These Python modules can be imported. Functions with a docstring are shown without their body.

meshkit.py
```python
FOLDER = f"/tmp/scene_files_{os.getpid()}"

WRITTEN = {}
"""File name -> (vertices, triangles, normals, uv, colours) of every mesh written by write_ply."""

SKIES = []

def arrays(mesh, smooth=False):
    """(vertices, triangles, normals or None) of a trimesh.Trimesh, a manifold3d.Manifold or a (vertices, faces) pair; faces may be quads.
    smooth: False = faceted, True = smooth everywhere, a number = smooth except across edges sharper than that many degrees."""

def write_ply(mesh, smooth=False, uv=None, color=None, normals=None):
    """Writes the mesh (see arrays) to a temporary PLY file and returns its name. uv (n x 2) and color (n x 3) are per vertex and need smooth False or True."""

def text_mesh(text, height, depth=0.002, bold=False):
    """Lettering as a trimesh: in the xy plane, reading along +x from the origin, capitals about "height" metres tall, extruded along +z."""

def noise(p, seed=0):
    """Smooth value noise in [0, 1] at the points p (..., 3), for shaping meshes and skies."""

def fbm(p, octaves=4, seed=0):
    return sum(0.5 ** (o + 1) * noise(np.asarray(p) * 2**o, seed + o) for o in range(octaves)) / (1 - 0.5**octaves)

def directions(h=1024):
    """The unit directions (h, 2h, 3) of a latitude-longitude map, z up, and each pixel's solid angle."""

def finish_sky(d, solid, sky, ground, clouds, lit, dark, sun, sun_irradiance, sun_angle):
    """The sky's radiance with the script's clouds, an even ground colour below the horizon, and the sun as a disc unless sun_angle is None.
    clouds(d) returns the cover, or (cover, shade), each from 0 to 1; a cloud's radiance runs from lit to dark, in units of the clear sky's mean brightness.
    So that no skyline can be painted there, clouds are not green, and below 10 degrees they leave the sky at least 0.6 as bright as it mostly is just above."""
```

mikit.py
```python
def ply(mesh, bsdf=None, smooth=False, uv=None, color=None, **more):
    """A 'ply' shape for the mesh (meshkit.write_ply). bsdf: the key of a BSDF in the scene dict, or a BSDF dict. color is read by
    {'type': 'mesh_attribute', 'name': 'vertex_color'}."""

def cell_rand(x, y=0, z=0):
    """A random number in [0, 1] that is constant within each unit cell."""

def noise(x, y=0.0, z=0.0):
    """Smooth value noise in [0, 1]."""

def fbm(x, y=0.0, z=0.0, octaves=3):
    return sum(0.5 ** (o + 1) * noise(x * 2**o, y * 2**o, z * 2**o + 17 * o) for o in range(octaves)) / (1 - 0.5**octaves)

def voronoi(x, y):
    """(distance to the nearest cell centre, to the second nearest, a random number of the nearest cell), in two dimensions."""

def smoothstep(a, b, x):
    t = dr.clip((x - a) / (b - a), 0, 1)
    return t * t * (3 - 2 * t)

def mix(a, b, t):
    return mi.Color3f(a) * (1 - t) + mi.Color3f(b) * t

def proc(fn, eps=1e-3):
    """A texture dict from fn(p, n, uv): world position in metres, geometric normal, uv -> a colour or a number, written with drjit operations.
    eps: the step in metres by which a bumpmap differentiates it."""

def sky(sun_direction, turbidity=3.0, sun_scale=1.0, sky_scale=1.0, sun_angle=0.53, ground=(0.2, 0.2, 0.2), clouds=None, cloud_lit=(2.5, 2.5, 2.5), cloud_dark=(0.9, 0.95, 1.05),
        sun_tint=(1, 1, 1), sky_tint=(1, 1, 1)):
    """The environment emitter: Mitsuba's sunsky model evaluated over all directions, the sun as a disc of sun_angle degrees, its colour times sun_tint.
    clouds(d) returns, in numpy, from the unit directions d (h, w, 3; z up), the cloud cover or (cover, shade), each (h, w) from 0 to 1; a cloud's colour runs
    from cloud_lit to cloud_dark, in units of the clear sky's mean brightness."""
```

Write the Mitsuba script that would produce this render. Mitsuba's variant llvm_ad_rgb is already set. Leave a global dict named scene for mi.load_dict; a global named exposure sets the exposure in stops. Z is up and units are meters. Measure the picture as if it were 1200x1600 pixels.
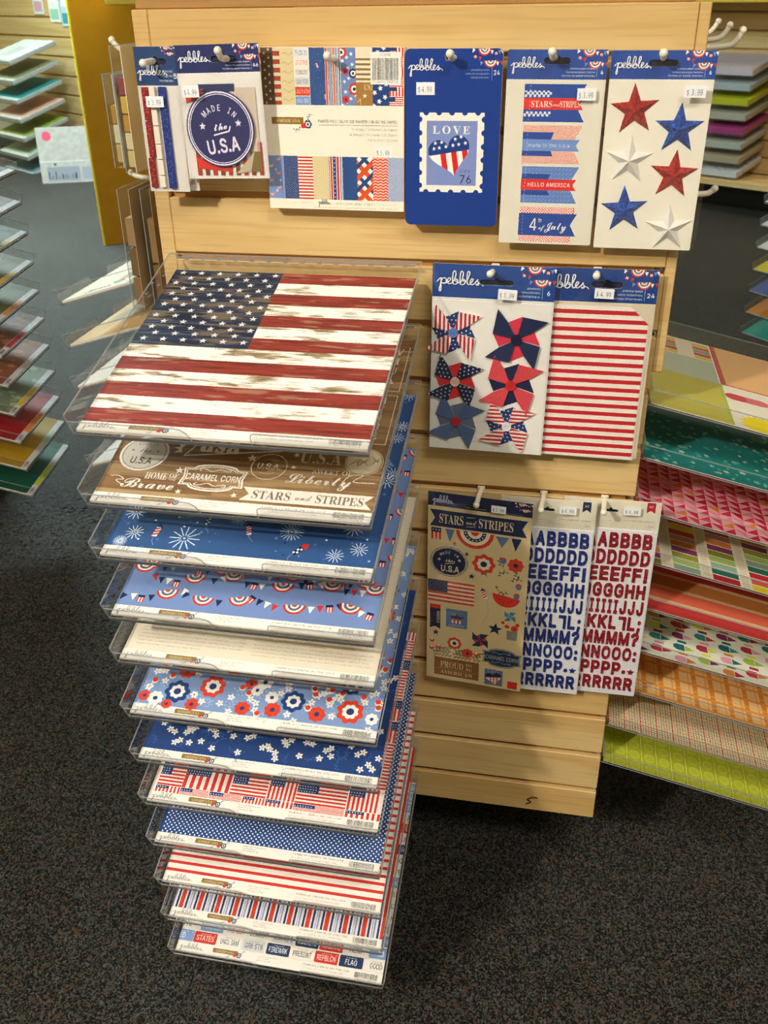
import math, glob, random
import numpy as np, trimesh, mitsuba as mi, drjit as dr
import mapbox_earcut as earcut
import shapely
from shapely import affinity as AF
from shapely.geometry import Polygon, LineString, Point, box as sbox
from PIL import Image, ImageDraw, ImageFont
import mikit, meshkit
from mikit import noise, fbm, smoothstep, mix, cell_rand

T = mi.ScalarTransform4f
rnd = random.Random(7)
G = 1.06                      # height of the tower's reference groove above the floor
# ------------------------------------------------------------------ camera, exposure, lights
pit, yaw, roll, FPX = 0.5084, -0.1973, -0.0166, 1461.46
CAM = np.array([0.515, -1.1399, 0.2974 + G])
_f = np.array([math.sin(yaw) * math.cos(pit), math.cos(yaw) * math.cos(pit), -math.sin(pit)])
_r = np.array([math.cos(yaw), -math.sin(yaw), 0.0])
_u = np.cross(_r, _f)
_u = -math.sin(roll) * _r + math.cos(roll) * _u
exposure = 0.0
scene, labels = {}, {}
scene['camera'] = {'type': 'thinlens', 'fov': 2 * math.degrees(math.atan(600 / FPX)), 'fov_axis': 'x', 'aperture_radius': 0.0013,
                   'focus_distance': 1.25, 'to_world': T().look_at(origin=CAM.tolist(), target=(CAM + _f).tolist(), up=_u.tolist())}
ROOM = (-6.2, 5.2, -3.6, 9.0, 2.85)           # x0 x1 y0 y1 height
KEY = dict(pos=(-1.0, -2.35, 2.62), aim=(0.35, 0, 0.9), r=0.07, rad=(1350, 1230, 1040))
PANELS = [  # x, y, half x, half y, radiance
    (1.3, -1.7, 0.6, 0.3, (19, 17.8, 15.5)), (-0.9, -1.9, 0.6, 0.3, (8.0, 7.5, 6.6)), (-2.7, 4.0, 0.6, 0.6, (41, 55, 56)), (1.9, 4.4, 0.6, 0.3, (11, 10.2, 8.2)), (-4.3, 5.6, 0.6, 0.6, (12, 15.5, 14.5))]  # both front panels and the last one are unseen lamps added as fill


def lin(c):
    if isinstance(c, str):
        c = c.lstrip('#')
        c = ''.join(q * 2 for q in c) if len(c) == 3 else c
        c = [int(c[i:i + 2], 16) / 255 for i in (0, 2, 4)]
        return np.array([x / 12.92 if x <= 0.04045 else ((x + 0.055) / 1.055) ** 2.4 for x in c])
    return np.asarray(c, float)


def rgb(c):
    return {'type': 'rgb', 'value': [float(x) for x in lin(c)]}


VC = {'type': 'mesh_attribute', 'name': 'vertex_color'}


def prin(base, rough=0.5, **k):
    return {'type': 'twosided', 'b': {'type': 'principled', 'base_color': base, 'roughness': rough, **k}}


def wood_fn(a, b, d):
    def fn(p, n, uv):
        x, z = (p.x + p.y * 1.01), p.z
        w = noise(x * 2.2, z * 5.0, 3.1)
        g = fbm(x * 3.0 + w, z * 34 + w * 5, 1.0, 3)
        s = noise(x * 14, z * 420, 2.0)
        c = mix(lin(a).tolist(), lin(b).tolist(), smoothstep(0.30, 0.75, g))
        return mix(c, lin(d).tolist(), 0.30 * smoothstep(0.55, 0.9, s) + 0.12 * smoothstep(0.5, 0.8, w))
    return fn


def carpet_fn(p, n, uv):
    w = noise(p.x * 120, p.y * 120) * 0.5
    r = smoothstep(0.2, 0.9, 0.6 * noise(p.x * 400 + w, p.y * 400 - w, 1.0) + 0.4 * cell_rand(p.x * 520 + w, p.y * 520 + w))
    r2 = noise(p.x * 240 - w, p.y * 240 + w, 7.0)
    big = fbm(p.x * 3.0, p.y * 3.0, 1.7, 2)
    c = mix((0.010, 0.0097, 0.0093), (0.100, 0.095, 0.088), r * r)
    c = mix(c, (0.080, 0.050, 0.032), 0.7 * smoothstep(0.74, 0.84, r2))
    c = mix(c, (0.050, 0.064, 0.058), 0.6 * smoothstep(0.25, 0.15, r2))
    return c * (0.8 + 0.45 * big)


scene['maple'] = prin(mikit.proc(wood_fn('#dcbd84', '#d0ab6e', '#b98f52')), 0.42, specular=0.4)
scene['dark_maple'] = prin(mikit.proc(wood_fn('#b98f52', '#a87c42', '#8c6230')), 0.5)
scene['carpet'] = prin(mikit.proc(carpet_fn), 0.95, specular=0.05, sheen=1.0, sheen_tint=0.0)
scene['print'] = prin(VC, 0.55, specular=0.35)
scene['glossy_print'] = prin(VC, 0.28, specular=0.5)
scene['glitter'] = prin(VC, 0.33, specular=0.7, metallic=0.25)
scene['clear'] = {'type': 'thindielectric', 'int_ior': 1.46, 'specular_transmittance': rgb((0.95, 0.955, 0.96))}
scene['film'] = {'type': 'thindielectric', 'int_ior': 1.38}
scene['edge'] = {'type': 'mask', 'opacity': 0.48, 'b': prin(rgb((0.36, 0.37, 0.38)), 0.2, specular=0.7)}
scene['edge_dark'] = prin(rgb((0.10, 0.10, 0.105)), 0.25, specular=0.6)
scene['white_plastic'] = prin(rgb('#e9e4d2'), 0.3)
scene['paint_wall'] = prin(rgb('#cdbf9a'), 0.8)
scene['ceiling_paint'] = prin(rgb('#dcd8cc'), 0.9)
scene['black_metal'] = prin(rgb('#1c1c1e'), 0.4)

# ------------------------------------------------------------------ bookkeeping
_used = {}


def numbered(base):
    n = _used.get(base, 0)
    _used[base] = n + 1
    return base if n == 0 else f'{base}_{n:03d}'


def thing(name, label, cat, group=None):
    k = numbered(name)
    labels[k] = {'label': label, 'category': cat}
    if group:
        labels[k]['group'] = group
    return k


def part(parent, name, mesh, bsdf, label=None, **kw):
    k = numbered(parent + '__' + name)
    scene[k] = mesh if isinstance(mesh, dict) else mikit.ply(mesh, bsdf, **kw)
    if label:
        labels[k] = {'label': label}
    return k


def struct(name, mesh, bsdf, **kw):
    scene[name] = mikit.ply(mesh, bsdf, **kw)
    labels[name] = {'kind': 'structure', 'label': name.replace('_', ' ')}


class Fr:
    """a frame: O + u U + v V + w N"""
    def __init__(s, O, U, V, N=None):
        s.O, s.U, s.V = (np.asarray(x, float) for x in (O, U, V))
        s.U = s.U / np.linalg.norm(s.U); s.V = s.V / np.linalg.norm(s.V)
        s.N = np.cross(s.U, s.V) if N is None else np.asarray(N, float)

    def at(s, a):
        a = np.atleast_2d(a)
        return s.O + a[:, :1] * s.U + a[:, 1:2] * s.V + a[:, 2:3] * s.N

    def sub(s, u, v, w=0, rot=0):
        c, k = math.cos(rot), math.sin(rot)
        return Fr(s.at([u, v, w])[0], c * s.U + k * s.V, -k * s.U + c * s.V)


WORLD = Fr((0, 0, 0), (1, 0, 0), (0, 1, 0))


class MB:
    """gathers coloured pieces of one part"""
    def __init__(s):
        s.v, s.f, s.c, s.n = [], [], [], 0

    def add(s, v, f, col='#ffffff'):
        v = np.asarray(v, float); f = np.asarray(f, int)
        if f.shape[1] == 4:
            f = np.vstack([f[:, [0, 1, 2]], f[:, [0, 2, 3]]])
        c = lin(col)
        s.v.append(v); s.f.append(f + s.n); s.c.append(np.broadcast_to(c, (len(v), 3))); s.n += len(v)
        return s

    def box(s, fr, u0, u1, v0, v1, w0, w1, col='#ffffff', ch=0.0):
        if ch:
            pts = []
            for i in range(8):
                q = [(u0, u1)[i & 1], (v0, v1)[i >> 1 & 1], (w0, w1)[i >> 2 & 1]]
                d = [(1, -1)[i & 1], (1, -1)[i >> 1 & 1], (1, -1)[i >> 2 & 1]]
                for k in range(3):
                    pts.append([q[j] + (0 if j == k else d[j] * ch) for j in range(3)])
            h = trimesh.convex.convex_hull(np.array(pts))
            return s.add(fr.at(h.vertices), h.faces, col)
        q = np.array([[a, b, c] for a in (u0, u1) for b in (v0, v1) for c in (w0, w1)])
        f = [[0, 1, 3, 2], [4, 6, 7, 5], [0, 4, 5, 1], [2, 3, 7, 6], [0, 2, 6, 4], [1, 5, 7, 3]]
        return s.add(fr.at(q), f, col)

    def quad(s, p, col='#ffffff'):
        return s.add(p, [[0, 1, 2, 3]], col)

    def prism(s, fr, geom, w0, w1, col='#ffffff', side=None):
        for g in getattr(geom, 'geoms', [geom]):
            if g.geom_type != 'Polygon' or g.is_empty:
                continue
            g = shapely.geometry.polygon.orient(g)
            v, f = tri(g)
            n = len(v)
            top = np.hstack([v, np.full((n, 1), w1)]); bot = np.hstack([v, np.full((n, 1), w0)])
            s.add(fr.at(np.vstack([top, bot])), np.vstack([f, f[:, ::-1] + n]), col)
            for ring in [g.exterior, *g.interiors]:
                r = np.array(ring.coords)[:-1, :2]; m = len(r)
                q = np.vstack([np.hstack([r, np.full((m, 1), w0)]), np.hstack([r, np.full((m, 1), w1)])])
                i = np.arange(m); j = (i + 1) % m
                s.add(fr.at(q), np.stack([i, j, j + m, i + m], 1), side or col)
        return s

    def mesh(s):
        return np.vstack(s.v), np.vstack(s.f)

    def put(s, parent, name, bsdf='print', label=None):
        return part(parent, name, s.mesh(), bsdf, label, color=np.vstack(s.c))

    def plain(s, parent, name, bsdf, label=None):
        return part(parent, name, s.mesh(), bsdf, label)


def tri(g):
    rings = [np.array(g.exterior.coords)[:-1, :2]] + [np.array(i.coords)[:-1, :2] for i in g.interiors]
    v = np.vstack(rings)
    f = np.asarray(earcut.triangulate_float64(v, np.cumsum([len(r) for r in rings]).astype(np.uint32))).reshape(-1, 3).astype(int)
    return v, f


def tube(pts, r, n=10, cap=True):
    p = np.asarray(pts, float); r = np.broadcast_to(r, (len(p),))
    t = np.gradient(p, axis=0); t /= np.linalg.norm(t, axis=1, keepdims=True)
    a = np.cross(t, [0.3, 0.2, 0.93]); a /= np.linalg.norm(a, axis=1, keepdims=True)
    b = np.cross(t, a); an = np.arange(n) * 2 * np.pi / n
    v = (p[:, None] + r[:, None, None] * (np.cos(an)[None, :, None] * a[:, None] + np.sin(an)[None, :, None] * b[:, None])).reshape(-1, 3)
    i, j = np.meshgrid(np.arange(len(p) - 1), np.arange(n), indexing='ij')
    f = np.stack([i * n + j, i * n + (j + 1) % n, (i + 1) * n + (j + 1) % n, (i + 1) * n + j], -1).reshape(-1, 4)
    f = np.vstack([f[:, [0, 1, 2]], f[:, [0, 2, 3]]])
    if cap:
        m = len(v); v = np.vstack([v, p[:1], p[-1:]]); k = np.arange(n)
        f = np.vstack([f, np.stack([k * 0 + m, (k + 1) % n, k], 1), np.stack([k * 0 + m + 1, (len(p) - 1) * n + k, (len(p) - 1) * n + (k + 1) % n], 1)])
    return v, f


# ------------------------------------------------------------------ lettering
_FD = glob.glob('/opt/blender-*/*/datafiles/fonts/')[0]
_FN = {'sans': 'Inter.woff2', 'serif': 'NotoSansMath-Regular.woff2', 'script': 'NotoSansMath-Regular.woff2', 'italic': 'NotoSansMath-Regular.woff2', 'mono': 'DejaVuSansMono.woff2'}
_OFF = {'serif': (0x1D400, 0x1D41A), 'script': (0x1D4D0, 0x1D4EA), 'italic': (0x1D468, 0x1D482)}
_font, _glyph = {}, {}


def fnt(name):
    if name not in _font:
        try:
            f = ImageFont.truetype(_FD + _FN[name], 64)
        except Exception:
            f = ImageFont.truetype(_FD + 'Inter.woff2', 64)
        b = f.getbbox('H', anchor='ls')
        _font[name] = (f, float(-b[1]))
    return _font[name]


def glyph(ch, name, bold=0, lo=False):
    key = (ch, name, bold, lo)
    if key not in _glyph:
        f, cap = fnt(name)
        c = ch
        if name in _OFF and ch.isascii() and ch.isalpha():
            c = chr(_OFF[name][0] + ord(ch) - 65) if ch.isupper() else chr(_OFF[name][1] + ord(ch) - 97)
        adv = f.getlength(c) + bold * 1.2
        x0, y0, x1, y1 = f.getbbox(c, anchor='ls', stroke_width=bold)
        geom = None
        if x1 > x0 and y1 > y0:
            im = Image.new('L', (int(x1 - x0 + 8), int(y1 - y0 + 8)))
            ImageDraw.Draw(im).text((4 - x0, 4 - y0), c, 255, font=f, anchor='ls', stroke_width=bold)
            on = np.pad(np.asarray(im) > 127, ((0, 0), (1, 1))).astype(np.int8)
            rows, st = np.nonzero(np.diff(on, axis=1) == 1); en = np.nonzero(np.diff(on, axis=1) == -1)[1]
            if len(rows):
                geom = shapely.union_all(shapely.box(st, -rows - 1, en, -rows)).buffer(0.6).buffer(-0.6).simplify(2.6 if lo else 0.9)
                geom = AF.affine_transform(geom, [1 / cap, 0, 0, 1 / cap, (x0 - 4) / cap, (4 - y0) / cap])
        _glyph[key] = (geom, adv / cap)
    return _glyph[key]


def text_geoms(s, h, font='sans', bold=0, sx=1.0, track=0.0, lo=False):
    out, x = [], 0.0
    for ch in s:
        if ch == ' ':
            x += 0.42 + track
            continue
        g, adv = glyph(ch, font, bold, lo)
        if g is not None:
            out.append(AF.affine_transform(g, [h * sx, 0, 0, h, x * h * sx, 0]))
        x += adv + track
    return out, x * h * sx


def spline(P, n=7, closed=False):
    P = np.asarray(P, float)
    Q = np.vstack([P[-1], P, P[0], P[1]]) if closed else np.vstack([2 * P[0] - P[1], P, 2 * P[-1] - P[-2]])
    t = np.linspace(0, 1, n, endpoint=False)[:, None]
    out = []
    for i in range(1, len(Q) - 2):
        a, b, c, d = Q[i - 1], Q[i], Q[i + 1], Q[i + 2]
        out.append(0.5 * (2 * b + (c - a) * t + (2 * a - 5 * b + 4 * c - d) * t ** 2 + (3 * b - a - 3 * c + d) * t ** 3))
    return np.vstack(out + ([] if closed else [P[-1:]]))


def _logo():
    b = [(.0, .25), (.35, 1.2), (.42, 2.1), (.2, 2.35), (.05, 1.9), (.0, .5), (.15, .0), (.55, .05), (.72, .55), (.5, .95), (.28, .75)]
    L = [(-.35, .35), (.05, .95), (.2, .9), (.1, -.2), (-.05, -1.15), (.12, -1.35), (.2, -.9), (.2, .3), (.4, .95), (.75, 1.0), (.9, .5), (.65, .02), (.35, .15), (.85, .12),
         (1.3, .5), (1.5, .95), (1.2, 1.05), (1.05, .4), (1.3, .0), (1.65, .2)]
    for x in (1.75, 2.75):
        L += [(x + p, q) for p, q in b]
    L += [(3.6, .6), (3.95, 1.5), (4.05, 2.2), (3.85, 2.35), (3.72, 1.8), (3.72, .4), (3.95, .0), (4.25, .3), (4.55, .95), (4.3, 1.05), (4.15, .4), (4.4, .0), (4.8, .35), (5.15, .95), (5.05, .75), (5.35, .35), (5.2, .0), (4.95, .1), (5.4, .3), (5.75, .15), (5.9, -.1)]
    return LineString(spline(L, 5))


LOGO = _logo()      # the cursive brand word, units of x-height


class Art:
    """flat print: polygons in layers on a frame"""
    def __init__(s, clip=None):
        s.v, s.f, s.c, s.n, s.clip = [], [], [], 0, clip

    def poly(s, g, col, lay=1):
        if not hasattr(g, 'geom_type'):
            g = Polygon(g)
        if s.clip is not None and not s.clip.contains(g):
            if not g.is_valid:
                g = g.buffer(0)
            g = g.intersection(s.clip)
        for q in getattr(g, 'geoms', [g]):
            if q.geom_type == 'Polygon' and q.area > 1e-10:
                v, f = tri(q)
                s.raw(np.hstack([v, np.full((len(v), 1), float(lay))]), f, lin(col))
        return s

    def raw(s, v, f, c):
        s.v.append(v); s.f.append(f + s.n); s.c.append(np.broadcast_to(c, (len(v), 3))); s.n += len(v)

    def rect(s, x0, y0, x1, y1, col, lay=1):
        return s.poly(sbox(x0, y0, x1, y1), col, lay)

    def circ(s, x, y, r, col, lay=1, n=20, ry=None):
        a = np.arange(n) * 2 * np.pi / n
        return s.poly(np.stack([x + r * np.cos(a), y + (ry or r) * np.sin(a)], 1), col, lay)

    def ring(s, x, y, r0, r1, col, lay=1, n=40, ry=1.0):
        g = AF.scale(Point(0, 0).buffer(r1, n // 4).difference(Point(0, 0).buffer(r0, n // 4)), 1, ry, origin=(0, 0))
        return s.poly(AF.translate(g, x, y), col, lay)

    def star(s, x, y, r, col, lay=1, rot=0.0, inner=0.42, k=5, sy=1.0):
        a = math.pi / 2 + rot + np.arange(2 * k) * math.pi / k
        q = np.where(np.arange(2 * k) % 2 == 0, r, r * inner)
        return s.poly(np.stack([x + q * np.cos(a), y + sy * q * np.sin(a)], 1), col, lay)

    def line(s, pts, w, col, lay=1):
        return s.poly(LineString(pts).buffer(w / 2, 2), col, lay)

    def grid(s, x0, y0, x1, y1, nx, ny, fn, lay=0):
        X, Y = np.meshgrid(np.linspace(x0, x1, nx + 1), np.linspace(y0, y1, ny + 1))
        i, j = np.meshgrid(np.arange(nx), np.arange(ny))
        a = (j * (nx + 1) + i).ravel()
        f = np.vstack([np.stack([a, a + 1, a + nx + 2], 1), np.stack([a, a + nx + 2, a + nx + 1], 1)])
        s.raw(np.stack([X.ravel(), Y.ravel(), np.full(X.size, float(lay))], 1), f, fn(X.ravel(), Y.ravel()))
        return s

    def text(s, t, x, y, h, col, lay=2, font='sans', bold=0, sx=1.0, rot=0.0, anchor='l', track=0.0, w=None, lo=False):
        gs, wd = text_geoms(t, h, font, bold, sx, track, lo)
        k = 1.0
        if w:
            k = w / wd; wd = w
        dx = {'l': 0, 'c': -wd / 2, 'r': -wd}[anchor]
        c, n = math.cos(rot), math.sin(rot)
        for g in gs:
            s.poly(AF.affine_transform(g, [k * c, -n, k * n, c, x + dx * c, y + dx * n]), col, lay)
        return s

    def arc_text(s, t, cx, cy, r, a_mid, step, h, col, lay=2, **k):
        for i, ch in enumerate(t):
            if ch != ' ':
                a = a_mid - (i - (len(t) - 1) / 2) * step
                s.text(ch, cx + r * math.cos(a), cy + r * math.sin(a), h, col, lay, rot=a - math.pi / 2, anchor='c', **k)
        return s

    def logo(s, x, y, w, col, lay=2, sw=0.16, shadow=None, sy=1.0):
        k = w / 6.3
        g = AF.affine_transform(LOGO.buffer(sw, 3), [k, 0, 0, k * sy, x + .4 * k, y])
        if shadow:
            s.poly(AF.translate(g, k * .12, -k * .12), shadow, lay - 0.5)
        return s.poly(g, col, lay)

    def micro(s, x, y, w, h, col, lay=1, words='printed paper shapes for papercraft', seed=0, anchor='r'):
        """a line of tiny lettering"""
        return s.text(words, x, y, h, col, lay, anchor=anchor, w=w, lo=True)

    def out(s, fr, parent, name, bsdf='print', w0=0.0, label=None):
        v = np.vstack(s.v).copy(); v[:, 2] = w0 + v[:, 2] * 6e-5
        return part(parent, name, (fr.at(v), np.vstack(s.f)), bsdf, label, color=np.vstack(s.c))


# ---- motifs
NAVY, BLUE, PERI, RED, WHITE, CREAM, BROWN = '#1b2a55', '#22417f', '#7190cf', '#d5382c', '#f5f2ea', '#efe4c8', '#8a6338'


def rosette(a, x, y, r, rot=0.0, lay=2, cols=(RED, WHITE, NAVY, WHITE, RED)):
    an = np.linspace(math.pi, 2 * math.pi, 15) + rot
    for i, (q, c) in enumerate(zip((1, .8, .6, .4, .22), cols)):
        a.poly(np.stack([x + r * q * np.cos(an), y + r * q * np.sin(an)], 1), c, lay + i)
    for t in np.linspace(math.pi * 1.07, math.pi * 1.93, 8) + rot:
        a.circ(x + r * .5 * math.cos(t), y + r * .5 * math.sin(t), r * .045, WHITE, lay + 6, 6)


def pennant(a, x, y, s, kind, rot=0.0, lay=2):
    def R(p):
        p = np.array(p) * s; c, n = math.cos(rot), math.sin(rot)
        return np.stack([x + p[:, 0] * c - p[:, 1] * n, y + p[:, 0] * n + p[:, 1] * c], 1)
    if kind == 'f':
        a.poly(R([(-.5, 0), (.5, 0), (.5, -1.2), (-.5, -1.2)]), WHITE, lay)
        for k in (-.5, -.1, .3):
            a.poly(R([(k, 0), (k + .2, 0), (k + .2, -1.2), (k, -1.2)]), RED, lay + 1)
        a.poly(R([(-.5, 0), (.5, 0), (.5, -.4), (-.5, -.4)]), NAVY, lay + 2)
    else:
        a.poly(R([(-.5, 0), (.5, 0), (0, -1.2)]), {'n': NAVY, 'w': WHITE, 'r': RED, 'b': PERI}[kind], lay)


def corner_bunting(a, x, y, s):
    """the bunting in the corner of every header; x, y its upper right corner"""
    rosette(a, x - 3.2 * s, y, 1.15 * s, 0.1); rosette(a, x - 2.1 * s, y - 1.9 * s, 1.15 * s, 0.05)
    for px, py, k, r in ((-5.0, -.1, 'w', -.5), (-4.6, -.9, 'f', -.4), (-3.9, -1.3, 'r', -.2), (-1.9, -.3, 'w', 0), (-1.2, -.35, 'f', .05), (-.6, -.3, 'b', .1), (-.15, -.2, 'w', .1),
                         (-3.6, -2.1, 'b', -.4), (-.9, -2.1, 'w', .1), (-.25, -2.0, 'r', .2)):
        pennant(a, x + px * s, y + py * s, .55 * s, k, r)


def blossom(a, x, y, r, cols, lay=2, k=8, rot=0.0):
    n = 40
    t = np.arange(n) * 2 * np.pi / n
    for i, (q, c) in enumerate(zip((1, .62, .28), cols)):
        m = q * r * (0.80 + 0.22 * np.abs(np.cos(k / 2 * (t + rot)))) if i < 2 else q * r * np.ones(n)
        a.poly(np.stack([x + m * np.cos(t), y + m * np.sin(t)], 1), c, lay + i)


def jasmine(a, x, y, r, col, lay=2, rot=0.0, eye=None):
    a.star(x, y, r, col, lay, rot, inner=.38)
    t = rot + math.pi / 2 + np.arange(5) * 2 * math.pi / 5
    for q in t:
        a.circ(x + .58 * r * math.cos(q), y + .58 * r * math.sin(q), .27 * r, col, lay + .5, 8)
    if eye:
        a.circ(x, y, .16 * r, eye, lay + 1, 6)


def sprig(a, x, y, s, col, rot, lay=1, leaf=None):
    c, n = math.cos(rot), math.sin(rot)
    P = [(x + s * (t * c - .15 * math.sin(t * 3) * n), y + s * (t * n + .15 * math.sin(t * 3) * c)) for t in np.linspace(0, 1, 6)]
    a.line(P, s * .035, col, lay)
    for i, (px, py) in enumerate(P[1:]):
        q = rot + (0.9 if i % 2 else -0.9)
        e = AF.translate(AF.rotate(AF.scale(Point(0, 0).buffer(1, 3), s * .13, s * .06), math.degrees(q), origin=(0, 0)), px + s * .14 * math.cos(q), py + s * .14 * math.sin(q))
        a.poly(e, leaf or col, lay)


def burst(a, x, y, r, col, k=14, lay=2, w=0.0011):
    for i in range(k):
        t = i * 2 * math.pi / k
        a.line([(x + .25 * r * math.cos(t), y + .25 * r * math.sin(t)), (x + r * math.cos(t), y + r * math.sin(t))], w, col, lay)
    a.circ(x, y, .09 * r, col, lay, 8)


def rocket(a, x, y, s, rot, kind=0, lay=2):
    def R(p):
        p = np.array(p) * s; c, n = math.cos(rot), math.sin(rot)
        return np.stack([x + p[:, 0] * c - p[:, 1] * n, y + p[:, 0] * n + p[:, 1] * c], 1)
    if kind == 0:
        a.poly(R([(-.5, -1.2), (.5, -1.2), (.5, 1.2), (-.5, 1.2)]), WHITE, lay)
        for q in (-1.0, -.3, .4):
            a.poly(R([(-.5, q), (.5, q + .45), (.5, q + .85), (-.5, q + .4)]), RED, lay + 1)
        a.poly(R([(-.75, 1.2), (.75, 1.2), (0, 2.1)]), NAVY, lay + 1)
    else:
        a.poly(R([(-.5, -1.2), (.5, -1.2), (.5, 1.0), (-.5, 1.0)]), '#13204a', lay)
        for q, z in ((-.2, -.9), (.25, -.4), (-.2, .1), (.2, .6)):
            a.poly(AF.translate(Point(0, 0).buffer(s * .26, 2), *R([(q, z)])[0]), WHITE, lay + 1)
        a.poly(R([(-.75, 1.0), (.75, 1.0), (.6, 1.9), (0, 2.3), (-.6, 1.9)]), RED, lay + 1)
    a.line(R([(0, -1.2), (.1, -2.2), (.8, -3.2)]), s * .1, '#8fa6d6', lay)


def mini_flag(a, x, y, w, h, vert=False, lay=2, n=13, stars=True, rot=0.0, col=('#cf3a36', '#f3e9e2', '#2a3d72')):
    """a small flag, lower left corner at x, y"""
    def put(x0, y0, x1, y1, c, l):
        p = np.array([(x0, y0), (x1, y0), (x1, y1), (x0, y1)])
        a.poly(p + (x, y), c, l)
    put(0, 0, w, h, col[1], lay)
    for i in range(0, n, 2):
        if vert:
            put(w * i / n, 0, w * (i + 1) / n, h, col[0], lay + 1)
        else:
            put(0, h * (1 - (i + 1) / n), w, h * (1 - i / n), col[0], lay + 1)
    cw, ch = (w * .54, h * .42) if vert else (w * .42, h * .54)
    put(0, h - ch, cw, h, col[2], lay + 2)
    if stars:
        st = 0.0036
        for i in range(int(cw / st)):
            for j in range(int(ch / st)):
                a.circ(x + st * (i + .55 + .25 * (j % 2)), y + h - ch + st * (j + .55), .00085, WHITE, lay + 3, 5)


def barcode(a, x, y, w, h, lay=2, seed=1, col='#1a1a1a'):
    r = random.Random(seed); q = x
    while q < x + w:
        b = r.choice((.5, .5, .9, 1.3)) * w / 60
        a.rect(q, y, min(q + b, x + w), y + h, col, lay); q += b + r.choice((.5, .8, 1.1)) * w / 60


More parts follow.
